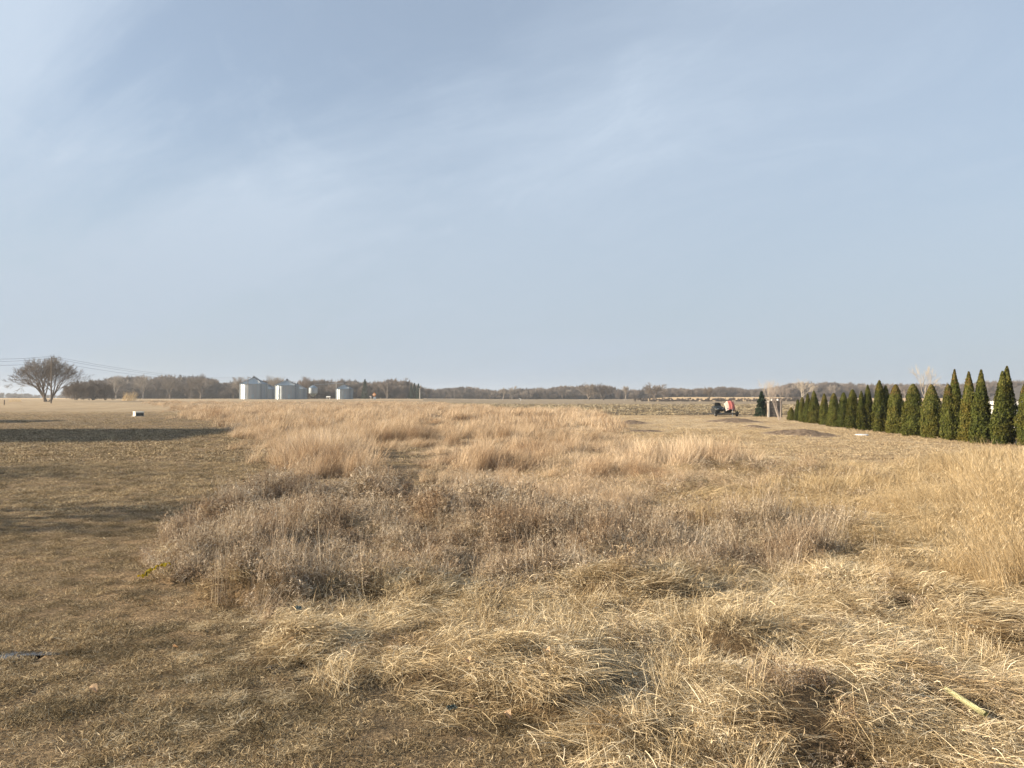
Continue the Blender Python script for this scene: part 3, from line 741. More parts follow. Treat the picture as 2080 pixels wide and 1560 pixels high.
def make_bare(seed, h, w, lv=5, stems=1, trunk_h=.22, spread=.25, lean=0, prm=None, r0=None, rmin=.015, fork=4):
    """unit crown grown first, then sized: returns (trunk V,F), (crown V,F)"""
    pr = dict(PRM); pr['rmin'] = rmin; pr.update(prm or {})
    T = Tree(seed); C = Tree(seed + 1); R_ = random.Random(seed + 2)
    r0 = r0 or h * .022
    for st in range(stems):
        a = R_.random() * 6.283; off = 0 if stems == 1 else h * .025
        p = Vector((math.cos(a) * off, math.sin(a) * off, -.15)); d = Vector((math.cos(a) * (spread if stems > 1 else .05) + lean, math.sin(a) * (spread if stems > 1 else .05), 1)).normalized()
        th = h * trunk_h * R_.uniform(.8, 1.2); n = 4; pts = [p.copy()]; q = p.copy()
        for i in range(n):
            d = (d + Vector((R_.gauss(0, .04), R_.gauss(0, .04), .02))).normalized(); q = q + d * (th / n); pts.append(q.copy())
        T.tube(pts, r0 * 1.25, r0 * .8, 8)
        for j in range(fork):
            aa = 6.283 * (j + R_.random() * .6) / fork; tilt = R_.uniform(.25, .75) * spread * 2.2
            if j == 0: tilt *= .3
            nd = (d + Vector((math.cos(aa), math.sin(aa), 0)) * tilt).normalized()
            C.limb(q - d * (th * .02), nd, h * R_.uniform(.28, .36), r0 * R_.uniform(.5, .68), lv - 1, pr)
    Vt, Ft = np.array([tuple(v) for v in T.V]), np.array(T.F); Vc, Fc = np.array([tuple(v) for v in C.V]), np.array(C.F)
    sz = h / Vc[:, 2].max(); e = (np.percentile(Vc[:, 0], 99.5) - np.percentile(Vc[:, 0], .5) + np.percentile(Vc[:, 1], 99.5) - np.percentile(Vc[:, 1], .5)) / 2
    sx = w / e; S_ = np.array([sx, sx, sz])
    mid = (np.percentile(Vc[:, :2], 97, axis=0) + np.percentile(Vc[:, :2], 3, axis=0)) / 2; ht = Vc[:, 2].max() * .7      # lean the whole tree back over its foot
    for V_ in (Vt, Vc): V_[:, :2] -= mid[None] * np.clip(V_[:, 2:3] / ht, 0, 1)
    return (Vt * S_, Ft), (Vc * S_, Fc)
def bare_tree(name, label, x, y, h, w, mat, seed, group=None, z=None, rz=0, **k):
    (Vt, Ft), (Vc, Fc) = make_bare(seed, h, w, **k)
    root = empty(name, (x, y, hz(x, y) if z is None else z), rz, label=label, cat='tree', group=group)
    link(bpy.data.objects.new('trunk', mesh_from('trunk', Vt, Ft, mat)), root)
    link(bpy.data.objects.new('crown', mesh_from('crown', Vc, Fc, mat)), root)
    return root
def place_tree(px, top, wpx, d, label, mat, seed, group=None, name='bare_tree', dx=0, **k):
    x = AT(px, d); z = hz(x, d); h = HZ(top, d) - z; w = wpx / FPX * d
    k.setdefault('rmin', d * .00011)
    return bare_tree(name, label, x, d, h, w, mat, seed, group, **k)

place_tree(97, 719, 112, 190, 'big spreading bare tree with several forked stems behind the tall utility pole', M_bark, 33, stems=3, lv=6, trunk_h=.09, spread=.34, fork=4,
           prm=dict(kids=[0, 3, 3, 3, 4, 4], up=.10, wob=.10, len=(.66, .84), ang=(18, 48)), r0=.25, rmin=.015)
gb = 'bushy bare trees beside the big spreading tree'
for px, top, w, lab in [(154, 771, 44, 'small bushy brown tree closest to the big spreading tree'),
                        (190, 768, 40, 'small bushy brown tree second from the big spreading tree'),
                        (215, 776, 40, 'low bushy brown tree third from the big spreading tree')]:
    place_tree(px, top, w, 250, lab, M_bark, 20 + px, gb, stems=3, lv=5, trunk_h=.08, spread=.6, fork=4, rmin=.03, prm=dict(up=.02))
gl = 'bare trees standing out of the wood behind the field'
notable = [
    (408, 757, 52, 370, 'tall spreading bare tree rising at the right end of the left wood', M_bark, .25),
    (345, 764, 44, 385, 'rounded bare tree on the skyline in the middle of the left wood', M_bark, .25),
    (235, 761, 40, 390, 'thin pale bare tree on the skyline left of the rounded one', M_bark_pale, .3),
    (290, 759, 40, 390, 'broad pale bare tree on the skyline over the golden reeds', M_bark_pale, .3),
    (488, 764, 36, 395, 'pale bare tree just left of the largest grain bin', M_bark_pale, .3),
    (560, 761, 38, 400, 'pale bare tree showing between the two largest grain bins', M_bark_pale, .3),
    (619, 763, 40, 410, 'round crowned bare tree behind the grain bins and above the hopper bin', M_bark_brown, .2),
    (812, 765, 28, 430, 'tall round headed bare tree left of the three dark spruces', M_bark, .35),
    (693, 771, 46, 440, 'dense bare tree behind the small grain bin with the overhead pipe', M_bark_dark, .2),
    (1022, 786, 22, 520, 'slender pale bare tree, left one of two above the far tree line', M_bark_pale, .4),
    (1040, 783, 26, 520, 'fan shaped pale bare tree, right one of two above the far tree line', M_bark_pale, .35),
    (1196, 776, 44, 430, 'wide grey bare tree with a domed crown beyond the stubble field', M_bark, .15),
    (1226, 777, 46, 425, 'wide dark bare tree with a domed crown touching the grey one', M_bark_dark, .15),
    (1270, 783, 14, 400, 'thin pale bare sapling between the domed trees and the forked tree', M_bark_pale, .5),
    (1329, 776, 44, 380, 'forked bare tree with a pale trunk standing alone past the stubble', M_bark, .2),
    (1441, 785, 30, 335, 'short bare tree in the hedge line in front of the golden strip', M_bark, .2),
    (1635, 767, 46, 160, 'pale white barked tree rising behind the small end of the evergreen row', M_bark_pale, .3),
    (1880, 737, 44, 95, 'very tall thin pale tree rising behind the middle of the evergreen row', M_bark_pale, .35),
]
for i, (px, top, w, d, lab, m, th) in enumerate(notable):
    sap = w < 30
    thin = px in (1880, 1635)
    if m is M_bark_pale and not thin: m = M_bark_far
    place_tree(px, top, w, d, lab, m, 100 + i * 7, gl, lv=4 if thin else 5, trunk_h=th * (1 if thin else .6), spread=.25 if sap else .38, fork=3 if sap or thin else 5, rmin=max(.010, d * .00008),
               r0=(.09 if thin else None), prm=dict(up=.10 if thin else .07, kids=[0, 4, 4, 4, 4] if thin else [0, 3, 4, 4, 4], ang=(16, 38) if px in (1880, 1022, 1270) else (22, 50)))
# small garden trees by the sled trailer
x, y = G(1559, 848)
bare_tree('young_birch', 'thin white stemmed young tree at the left corner of the dark board stack', x, y, HZ(768, y) - hz(x, y), 1.7, M_bark_pale, 301, lv=4, trunk_h=.3, spread=.3, fork=3, r0=.045, rmin=.006, prm=dict(up=.10, ang=(15, 35)))
x, y = G(1584, 853)
bare_tree('young_birch', 'small bare tree with five pale stems spreading in front of the dark board stack', x, y, HZ(771, y) - hz(x, y), 2.4, simple('pinkish_bark', (.35, .30, .27), .8, var=.15), 305, lv=4, stems=5, trunk_h=.34, spread=.20, fork=2, r0=.032, rmin=.004, prm=dict(up=.09, ang=(12, 30), kids=[0, 3, 3, 4]))

bare_tree('bare_tree', 'unseen bare tree added to shade the near left lawn', -16.5, 12.6, 6.2, 4.6, M_bark, 777, lv=5, trunk_h=.2, spread=.4, fork=4, rmin=.008)  # unseen trees, added for the twig shade they cast on the lawn
bare_tree('bare_tree', 'second unseen bare tree added to shade the left lawn', -27, 19.5, 7.5, 5.6, M_bark, 787, lv=5, trunk_h=.2, spread=.4, fork=4, rmin=.008)

# ---- woods: countless trees of the far wood line ------------------------------
SKY = [(-300, 795), (0, 797), (60, 799), (120, 802), (150, 778), (200, 772), (240, 766), (300, 767), (350, 764), (420, 763), (440, 776), (480, 776), (560, 772), (600, 776), (640, 772), (700, 772), (760, 775),
       (800, 771), (835, 776), (860, 789), (900, 789), (950, 785), (1000, 792), (1050, 789), (1110, 787), (1150, 784), (1180, 782), (1240, 783), (1260, 792), (1300, 789), (1360, 788), (1420, 789), (1480, 784),
       (1520, 791), (1560, 788), (1600, 780), (1640, 777), (1700, 777), (1800, 780), (1880, 779), (1950, 780), (2000, 775), (2080, 773), (2200, 775), (2500, 778), (2700, 785)]
SKX = np.array([a for a, b in SKY], float); SKT = np.array([b for a, b in SKY], float)
M_wood = grass_mat('wood_twigs', [(0, (.13, .11, .10)), (.4, (.20, .17, .15)), (.75, (.27, .23, .20)), (1, (.36, .32, .28))], trans=0.0)
def wood_proto(seed, mat, stems=1, rmin=.05, lv=5, trunk_h=.15, spread=.45):
    (Vt, Ft), (Vc, Fc) = make_bare(seed, 10, 7.5, lv=lv, stems=stems, trunk_h=trunk_h, spread=spread, fork=5, rmin=rmin)
    V = np.vstack([Vt, Vc]); F = np.vstack([Ft, Fc + len(Vt)])
    r = np.full(len(V), random.Random(seed).uniform(.15, .85)); r = r + rng.normal(0, .06, len(V))
    return mesh_from('bare_wood_tree', V, F, mat, {'rnd': ('POINT', 'FLOAT', r)})
wood_p = [wood_proto(400 + i, M_wood, stems=1 + i % 2, rmin=.045) for i in range(6)] + [wood_proto(450 + i, M_wood, stems=4, rmin=.04, trunk_h=.06, spread=.9) for i in range(3)]
S = Scat()
def wood_band(px0, px1, dist, rows, step_px, hmul=1.0):
    for row in range(rows):
        n = int((px1 - px0) / step_px); px = np.linspace(px0, px1, n) + rng.normal(0, step_px * .6, n)
        d = dist * (1 + .035 * row) + rng.normal(0, dist * .012, n)
        x = (px - 1040) / FPX * d; top = np.interp(px, SKX, SKT); zt = CAM_H + (806 - top) / FPX * d; z0 = H(x, d)
        h = (zt - z0) * rng.uniform(.86, 1.12, n) * (1 if row > 0 else .85) * hmul
        S.add(x, d, ri(0, 6, n), h / 10, (h * rng.uniform(.8, 1.15, n)) / 10, tilt=.03)
        n2 = int(n * 1.3); px = rng.uniform(px0, px1, n2); d = dist * (1 + .035 * row) * rng.uniform(.985, 1.0, n2); x = (px - 1040) / FPX * d
        top = np.interp(px, SKX, SKT); zt = CAM_H + (806 - top) / FPX * d; h = (zt - H(x, d)) * rng.uniform(.30, .6, n2) * hmul
        S.add(x, d, ri(6, 9, n2), h / 10, (h * rng.uniform(1.4, 2.2, n2)) / 10, tilt=.03)
wood_band(140, 860, 420, 5, 13)
wood_band(-500, 150, 900, 3, 9)
wood_band(850, 1630, 560, 5, 9)
wood_band(1600, 2760, 530, 5, 11)
wood_band(1290, 1730, 336, 2, 6, .27)
S.build('bare_woods', dict(label='grey brown leafless woods along the horizon', cat='woods'), wood_p)

# ---- conifers -------------------------------------------------------------------
M_needle = grass_mat('spruce_needles', [(0, (.012, .022, .016)), (.5, (.028, .048, .034)), (1, (.055, .082, .055))], trans=.05)
M_arbor = grass_mat('arborvitae_sprays', [(0, (.014, .020, .008)), (.35, (.050, .062, .018)), (.7, (.115, .124, .034)), (.92, (.17, .16, .05)), (1, (.18, .13, .055))], patch=(1.0, .82, .75), patch_scale=.9, trans=.12)
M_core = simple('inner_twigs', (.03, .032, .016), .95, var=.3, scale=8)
def cards(n, pos, out, size, asp=1.8, droop=0.0, g=rng):
    """small pointed leaf sprays facing roughly along `out`"""
    out = out / np.maximum(np.linalg.norm(out, axis=1, keepdims=True), 1e-6)
    up = np.array([0, 0, 1.]) + g.normal(0, .45, (n, 3)) - out * droop
    t = up - (up * out).sum(1, keepdims=True) * out * .4; t /= np.linalg.norm(t, axis=1, keepdims=True)
    nrm = out + g.normal(0, .5, (n, 3)); b = np.cross(t, nrm); b /= np.maximum(np.linalg.norm(b, axis=1, keepdims=True), 1e-6)
    s = size[:, None]
    V = np.stack([pos - t * s * .3, pos + b * s * .5 / asp * 1.4 + t * s * .25, pos + t * s, pos - b * s * .5 / asp * 1.4 + t * s * .3], 1).reshape(-1, 3)
    return V, np.arange(n * 4).reshape(n, 4)
def spruce(name, label, x, y, h, w, seed, group=None, n=5200, mat=None):
    g = np.random.default_rng(seed); root = empty(name, (x, y, hz(x, y)), label=label, cat='tree', group=group)
    bm = BM(); tube(bm, [(0, 0, -.1), (0, 0, h * .96)], h * .018, 7, r2=.01); obj('trunk', bm, M_bark_dark, root)
    acc = Acc(); tiers = int(22 + h * .6)
    nb = 0; P_, O_ = [], []
    for ti in range(tiers):
        f = (ti + g.random() * .5) / tiers; zt = h * (.03 + .95 * f); rad = w / 2 * (1 - f) ** .85 * g.uniform(.85, 1.1) + .02 * w
        k = int(11 - 5 * f)
        for j in range(k):
            a = 6.283 * (j + g.random() * .7) / k + ti; L_ = rad * g.uniform(.75, 1.15)
            m = max(6, int(n / tiers / k)); t = np.sqrt(g.random(m))
            px_ = np.stack([np.cos(a) * t * L_, np.sin(a) * t * L_, zt - t * L_ * .25 + (t * L_) ** 2 * .12 / max(w / 2, .1) + g.normal(0, h * .017, m)], -1)
            px_[:, :2] += g.normal(0, L_ * .10, (m, 2)) * (1.1 - t)[:, None]
            P_.append(px_); O_.append(np.tile([np.cos(a), np.sin(a), -.1], (m, 1)) + g.normal(0, .5, (m, 3)))
    P_ = np.vstack(P_); O_ = np.vstack(O_)
    V, F = cards(len(P_), P_, O_, np.full(len(P_), h * .042) * g.uniform(.6, 1.3, len(P_)), asp=2.2, droop=-.8, g=g)
    me = mesh_from('crown', V, F, mat or M_needle, {'rnd': ('POINT', 'FLOAT', np.repeat(g.random(len(P_)), 4))})
    link(bpy.data.objects.new('crown', me), root); return root
x, y = G(1547, 846.5)
spruce('young_spruce', 'young dark green spruce between the sled trailer and the dark board stack', x, y, HZ(795, y) - hz(x, y), 1.75, 501)
gs = 'dark spruces in the far wood line'
for px, top, w, d, lab in [(741, 770, 15, 400, 'lone dark pointed spruce right of the small grain bin'),
                           (835, 780, 9, 410, 'thin dark spruce, first of three close together by the grey pole'),
                           (842, 778, 12, 415, 'dark spruce, middle one of three close together by the grey pole'),
                           (850, 779, 14, 405, 'dark spruce standing right behind the grey pole')]:
    x = AT(px, d); spruce('dark_spruce', lab, x, d, HZ(top, d) - hz(x, d), w / FPX * d * 1.25, 510 + px, gs, n=1500)

def arbor(px, base, w, spires, seed, label):
    """columnar evergreen: spires = [(px, top)], one or two leaders sharing one skirt"""
    g = np.random.default_rng(seed); x0, y0 = G(px, base - 1.0); z0 = hz(x0, y0); sc = y0 / FPX
    root = empty('arborvitae', (x0, y0, z0), label=label, cat='evergreen shrub', group='row of clipped column evergreens')
    bm = BM(); Rw = w * sc / 2
    PP, OO, SS, RR = [], [], [], []; core = BM()
    root.rotation_euler = (g.normal(0, .012), g.normal(0, .014), 0)
    for (sx, top) in spires:
        top = top + (2.5 if top < 775 else 0)
        h = HZ(top, y0) - z0; ox = (sx - px) * sc; nsp = len(spires)
        R0 = Rw if nsp == 1 else Rw * .74
        tube(bm, [(ox * .4, 0, -.1), (ox * .7, 0, h * .3), (ox, 0, h * .93)], R0 * .09, 6, r2=.01)
        pw = g.uniform(.58, .95) if h > 3.0 else g.uniform(.5, .85); fb = g.uniform(.34, .52); R0 *= g.uniform(.94, 1.07)
        def prof(f):
            return np.where(f < .12, .80 + .2 * np.sqrt(np.clip(f / .12, 0, 1)), np.where(f < fb, 1 - .10 * (f - .12) / (fb - .12), .90 * np.clip(1 - ((f - fb) / (1 - fb)), 0, 1) ** pw))
        n = int(15000 / nsp * (1.25 if nsp > 1 else 1))
        f = g.random(n) ** 1.12; a = g.random(n) * 6.283
        lump = .78 + .40 * vn(a * 1.9 + seed, f * 6, seed) + .22 * (vn(a * 5, f * 18, seed + 5) - .5)
        rr = R0 * (prof(f) * lump + .03) * (1 - .28 * g.random(n) ** 1.6 + .16 * g.random(n) ** 7)
        c = np.stack([ox * np.clip(f * 2.0 + .30, 0, 1.0), np.zeros(n), np.zeros(n)], -1)
        p = c + np.stack([np.cos(a) * rr, np.sin(a) * rr, f * h + .01], -1)
        PP.append(p); OO.append(np.stack([np.cos(a), np.sin(a), .25 + 0 * a], -1)); SS.append(h * .0225 * g.uniform(.6, 1.35, n) * (1 - .35 * f)); 
        tone = .18 + .62 * g.random(n) * (.6 + .7 * lump - .4); tone = np.where((f > .8) & (g.random(n) < .35), .95, tone)
        RR.append(tone)
        m = 34; ff = np.linspace(.86, 1.0, m)                                       # thin leader shoots
        PP.append(np.stack([np.full(m, ox) + g.normal(0, .012, m), g.normal(0, .012, m), ff * h - .02], -1)); OO.append(np.stack([g.normal(0, .3, m), g.normal(0, .3, m), np.ones(m)], -1))
        SS.append(h * .02 * np.ones(m)); RR.append(np.full(m, .8))
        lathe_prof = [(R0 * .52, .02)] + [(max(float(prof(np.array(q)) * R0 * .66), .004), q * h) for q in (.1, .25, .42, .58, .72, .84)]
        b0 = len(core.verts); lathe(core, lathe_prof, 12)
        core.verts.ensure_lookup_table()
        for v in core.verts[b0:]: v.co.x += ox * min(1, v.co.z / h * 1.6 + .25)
    obj('trunk', bm, M_bark_brown, root)
    P_, O_, S_ = np.vstack(PP), np.vstack(OO), np.concatenate(SS); V, F = cards(len(P_), P_, O_, S_, asp=1.7, g=g)
    cr = link(bpy.data.objects.new('crown', mesh_from('crown', V, F, M_arbor, {'rnd': ('POINT', 'FLOAT', np.repeat(np.concatenate(RR), 4))})), root)
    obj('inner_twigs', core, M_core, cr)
    return root
ARB = [(1607, 855, 15, [(1607, 827)], 'smallest column evergreen at the far end of the row'),
       (1620, 856.5, 15, [(1621, 812)], 'slim column evergreen right after the smallest one'),
       (1630, 858, 16, [(1629, 807)], 'third column evergreen from the far small end'),
       (1641, 859.5, 17, [(1641, 800)], 'fourth column evergreen from the far small end, pointed top'),
       (1654, 861, 25, [(1654, 794)], 'fifth evergreen from the far end, wide with a blunt bushy top'),
       (1673.5, 864, 21, [(1674, 800)], 'sixth evergreen from the far end, narrow with a blunt top'),
       (1692, 867.5, 24, [(1693, 799)], 'seventh evergreen from the far end, cone shaped with a tawny tip'),
       (1713, 869, 24, [(1714, 798)], 'eighth evergreen from the far end, slim and pointed with a pale gap beside it'),
       (1733, 873, 25, [(1732, 792)], 'ninth evergreen from the far end, with a ragged flat tip'),
       (1757, 875.5, 31, [(1750, 795), (1763, 783)], 'double headed evergreen, lower left head, tenth from the far end'),
       (1789, 879, 35, [(1786, 771), (1799, 784)], 'evergreen with a tall thin spike left and a lower head right'),
       (1818, 882, 37, [(1821, 782)], 'full evergreen just right of the thin spiked one'),
       (1852, 887, 40, [(1855, 781)], 'full evergreen left of the one beneath the tall pale tree'),
       (1891, 891.5, 42, [(1892, 782)], 'full evergreen directly below the tall pale bare tree'),
       (1934, 896, 44, [(1926, 782), (1939, 749)], 'evergreen with a low left shoulder and a high slim spire'),
       (1967, 899.5, 35, [(1970, 754)], 'spired evergreen, left one of the pair left of the white roof edge'),
       (1991, 902, 36, [(1991, 750)], 'spired evergreen, right one of the pair touching the white roof edge'),
       (2034, 904.5, 50, [(2034, 753), (2043, 743)], 'largest evergreen with twin spires in front of the pale shed'),
       (2088, 908, 42, [(2090, 772)], 'evergreen cut off by the right border of the photo')]
for i, (px, b, w, sp, lab) in enumerate(ARB): arbor(px, b, w, sp, 600 + i * 3, lab)

# ---- golden reeds ---------------------------------------------------------------
def reed_clump(px, base, w, hpx, label, seed, d=None):
    x, y = (AT(px, d), d) if d else G(px, base); z = hz(x, y); h = hpx / FPX * y; r = w / 2 / FPX * y
    a = Acc(); n = 170
    V, F, Rn, pts = blades(n, disk(n, r), rng.normal(0, .5, n), rng.uniform(0, .3, n), rng.uniform(.1, .8, n), rng.uniform(.5, 1, n) * h, h * .016, 4, rnd=rng.uniform(.1, .8, n)); a.add(V, F, Rn)
    o = link(bpy.data.objects.new('reed_clump', a.mesh('reed_clump', M_gold))); o.location = (x, y, z); tag(o, label, 'reeds', 'clumps of golden reeds'); return o
reed_clump(262, 811, 26, 22, 'clump of tall golden reeds in front of the left wood', 1, d=215)
reed_clump(30, 818, 22, 9, 'low tuft of pale reeds by the far left fence post', 2, d=190)

# ---- utility poles and wires ------------------------------------------------------
def pole_at(px, base, top, d, label, w=.28, arm=True, mat=M_pole, arm_dir=1, cap=False):
    x = AT(px, d); z = hz(x, d); h = HZ(top, d) - z
    root = empty('utility_pole', (x, d, z), label=label, cat='pole', group='utility poles')
    bm = BM(); tube(bm, [(0, 0, -.3), (0, 0, h * .5), (0, 0, h)], w / 2 * 1.2, 10, r2=w / 2 * .8); obj('post', bm, mat, root)
    if arm:
        bm = BM(); L_ = h * .11; box(bm, (arm_dir * L_ * .5, -.12, h * .955), (L_ * 1.2, .12, .14)); tube(bm, [(arm_dir * L_ * .8, -.12, h * .955), (0, -.1, h * .90)], .03, 6); obj('crossarm', bm, mat, root)
        for k in (.05, .5, 1.0):
            bm = BM(); lathe(bm, [(.05, 0), (.09, .05), (.05, .1), (.08, .16), (.03, .24)], 10, (arm_dir * L_ * k, -.12, h * .955 + .07)); obj('insulator', bm, M_darkmetal, root)
    return x, d, z, h
p1 = pole_at(104, 812, 724.5, 165, 'tall dark utility pole standing in front of the big spreading bare tree')
p2 = pole_at(503.5, 811, 765, 312, 'thin dark utility pole standing in front of the largest grain bin')
pole_at(853, 812, 788, 380, 'grey weathered pole in front of the dark spruces', w=.45, mat=M_palepole, arm_dir=-1)
pole_at(683, 812, 777, 335, 'thin pale post carrying the overhead pipe beside the small grain bin', w=.3, arm=False, mat=M_palepole)
x = AT(786.5, 385); z = hz(x, 385)
bm = BM(); tube(bm, [(0, 0, -.2), (.05, 0, 5), (-.05, 0, HZ(778, 385) - z)], .22, 8, r2=.08)
for a_, h_ in ((-.6, .8), (.7, .86), (.3, .95)):
    hh = HZ(778, 385) - z; tube(bm, [(0, 0, hh * h_ * .85), (a_ * 2, 0, hh * h_ * 1.1)], .08, 6, r2=.02)
o = obj('dead_trunk', bm, M_bark_far); o.location = (x, 385, z); tag(o, 'straight pale dead trunk right of the orange sign', 'tree')
def wire(a, b, sag, label):
    bm = BM(); a = Vector(a); b = Vector(b); pts = []
    for i in range(25):
        t = i / 24; p = a.lerp(b, t); p.z -= sag * 4 * t * (1 - t); pts.append(p - a)
    tube(bm, pts, .022 if a.y < 200 else .03, 5); o = obj('power_wire', bm, M_wire); o.location = a; tag(o, label, 'wire', 'power wires along the pole line')
P0y = 95.0; L1 = HZ(724.5, 165)
for k, (pyl, dz1, lab1, lab2) in enumerate([(722, .15, 'highest wire left of the tall pole', 'highest wire running down from the tall pole to the bins'),
                                            (727, -.35, 'middle wire left of the tall pole', 'second highest wire running from the tall pole to the bins'),
                                            (735.5, -1.25, 'lowest wire left of the tall pole', 'lowest wire running from the tall pole to the bins')]):
    a = (AT(-260, P0y), P0y, HZ(pyl - 9, P0y)); b = (p1[0] + k * .3, 165, L1 + dz1); wire(a, b, .9, lab1)
    wire(b, (p2[0] + .2 * k, 312, HZ(765, 312) - .1 - .55 * k), 2.0, lab2)

# ---- grain bins ---------------------------------------------------------------------
def grain_bin(px, wpx, eave, peak, d, label, door=True):
    x = AT(px, d); z = hz(x, d) - .1; r = wpx / 2 / FPX * d; he = HZ(eave, d) - z; hp = HZ(peak, d) - z
    root = empty('grain_bin', (x, d, z), rng.random() * .2, label=label, cat='grain bin', group='galvanised grain bins')
    N = 44; bm = BM(); rings = []
    rows = 14
    prof = []
    for i in range(rows * 2 + 1):
        prof.append((r + (.03 if i % 2 else -.03), he * i / (rows * 2)))
    vs = [[bm.verts.new((q * math.cos(6.2832 * k / N), q * math.sin(6.2832 * k / N), zz)) for k in range(N)] for q, zz in prof]
    for i in range(len(prof) - 1):
        for k in range(N): bm.faces.new((vs[i][k], vs[i][(k + 1) % N], vs[i + 1][(k + 1) % N], vs[i + 1][k]))
    obj('wall', bm, M_galv, root)
    bm = BM()
    for k in range(22):
        a = 6.2832 * (k + .5) / 22; box(bm, (math.cos(a) * (r + .09), math.sin(a) * (r + .09), he * .5), (.10, .16, he), (0, 0, a))
    obj('stiffener', bm, M_galv_roof, root)
    bm = BM(); NR = 36; cap = r * .10
    e = [bm.verts.new(((r + .22) * math.cos(6.2832 * k / NR), (r + .22) * math.sin(6.2832 * k / NR), he - .05)) for k in range(NR)]
    t = [bm.verts.new((cap * math.cos(6.2832 * k / NR), cap * math.sin(6.2832 * k / NR), hp - .25)) for k in range(NR)]
    for k in range(NR): bm.faces.new((e[k], e[(k + 1) % NR], t[(k + 1) % NR], t[k]))
    bm.faces.new(t); bm.faces.new(e[::-1])
    rf = obj('roof', bm, M_galv_roof, root)
    bm = BM()
    for k in range(NR):
        a = 6.2832 * k / NR; tube(bm, [((r + .22) * math.cos(a), (r + .22) * math.sin(a), he + .0), (cap * math.cos(a), cap * math.sin(a), hp - .19)], .07, 4)
    obj('roof_rib', bm, M_galv, rf)
    bm = BM(); lathe(bm, [(cap * 1.15, 0), (cap * 1.2, .25), (cap * .8, .45), (cap * .25, .6), (.15, .95), (.1, 1.0)], 14, (0, 0, hp - .25)); obj('cap', bm, M_darkmetal, root)
    if door:
        bm = BM(); a = R(-75); box(bm, (math.cos(a) * (r + .12), math.sin(a) * (r + .12), 1.4), (.1, 1.1, 1.9), (0, 0, a), bevel=.02); obj('door', bm, M_galv_roof, root)
    bm = BM(); a = R(-40); c = Vector((math.cos(a), math.sin(a), 0)); s_ = Vector((-math.sin(a), math.cos(a), 0))
    for q in (-.25, .25): tube(bm, [c * (r + .25) + s_ * q, c * (r + .25) + s_ * q + Vector((0, 0, he)), c * cap * 1.2 + s_ * q + Vector((0, 0, hp + .1))], .035, 5)
    for i in range(int(he / .5)): tube(bm, [c * (r + .25) + s_ * -.25 + Vector((0, 0, .4 + i * .5)), c * (r + .25) + s_ * .25 + Vector((0, 0, .4 + i * .5))], .025, 4)
    obj('ladder', bm, M_darkmetal, root)
    return root
grain_bin(515.5, 54, 780.3, 766, 330, 'largest grain bin, leftmost, with the thin pole before it')
grain_bin(583, 47, 783, 771.5, 318, 'second large grain bin, right neighbour of the largest one')
grain_bin(540, 44, 790.5, 778, 352, 'shaded grain bin half hidden between the two largest bins')
grain_bin(604, 38, 790, 780, 352, 'shaded grain bin half hidden behind the right side of the second large bin')
grain_bin(699.5, 34, 790, 780.5, 335, 'smaller grain bin standing alone at the end of the overhead pipe')
def hopper():
    d = 335; x = AT(636, d); z = hz(x, d); r = 17.5 / 2 / FPX * d; zb = HZ(799, d) - z; he = HZ(788, d) - z; hp = HZ(782.5, d) - z
    root = empty('hopper_bin', (x, d, z), label='small raised hopper bin on legs between the large bins and the lone small bin', cat='grain bin')
    bm = BM(); lathe(bm, [(r, zb), (r + .02, (zb + he) / 2), (r, he)], 28); obj('wall', bm, M_galv, root)
    bm = BM(); lathe(bm, [(r + .1, he), (r * .15, hp)], 28); obj('roof', bm, M_galv_roof, root)
    bm = BM(); lathe(bm, [(.18, zb - 1.7), (r * .98, zb - .01)], 28); obj('cone', bm, M_galv_roof, root)
    for k in range(6):
        a = 6.2832 * k / 6; bm = BM(); box(bm, (math.cos(a) * r, math.sin(a) * r, zb / 2), (.12, .12, zb)); obj('leg', bm, M_darkmetal, root)
hopper()
d = 335
bm = BM(); a = Vector((AT(640, d), d, HZ(781.2, d))); b = Vector((AT(698, d), d, HZ(778.3, d)))
tube(bm, [(0, 0, 0), (b - a) * .5, b - a], .11, 8); tube(bm, [(-.6, 0, -.5), (0, 0, 0)], .11, 8)
o = obj('grain_pipe', bm, M_galv); o.location = a; tag(o, 'long thin pipe running overhead from the hopper bin to the small bin', 'pipe')
d = 350; a = Vector((AT(517, d), d, HZ(764.5, d))); b = Vector((AT(551, d), d, HZ(788, d)))
bm = BM()
for q in (-.3, .3): tube(bm, [(0, q, 0), tuple((b - a) + Vector((0, q, 0)))], .09, 6)
for i in range(14):
    t = i / 13; p_ = (b - a) * t; tube(bm, [p_ + Vector((0, -.3, 0)), p_ + Vector((0, .3, 0))], .05, 4)
o = obj('auger_chute', bm, M_galv); o.location = a; tag(o, 'sloping chute from the top of the largest bin down to the shaded bin', 'chute')
# white tank box by the bins
d = 330; x = AT(667, d); z = hz(x, d); root = empty('storage_tank', (x, d, z), label='low white tank on the ground between the hopper bin and the small bin', cat='tank')
bm = BM(); tube(bm, [(-.92, 0, 1.0), (-.8, 0, 1.0), (.8, 0, 1.0), (.92, 0, 1.0)], .42, 14); obj('shell', bm, M_white, root)
for q in (-.6, .6): bm = BM(); box(bm, (q, 0, .3), (.2, .7, .62)); obj('leg', bm, M_white, root)

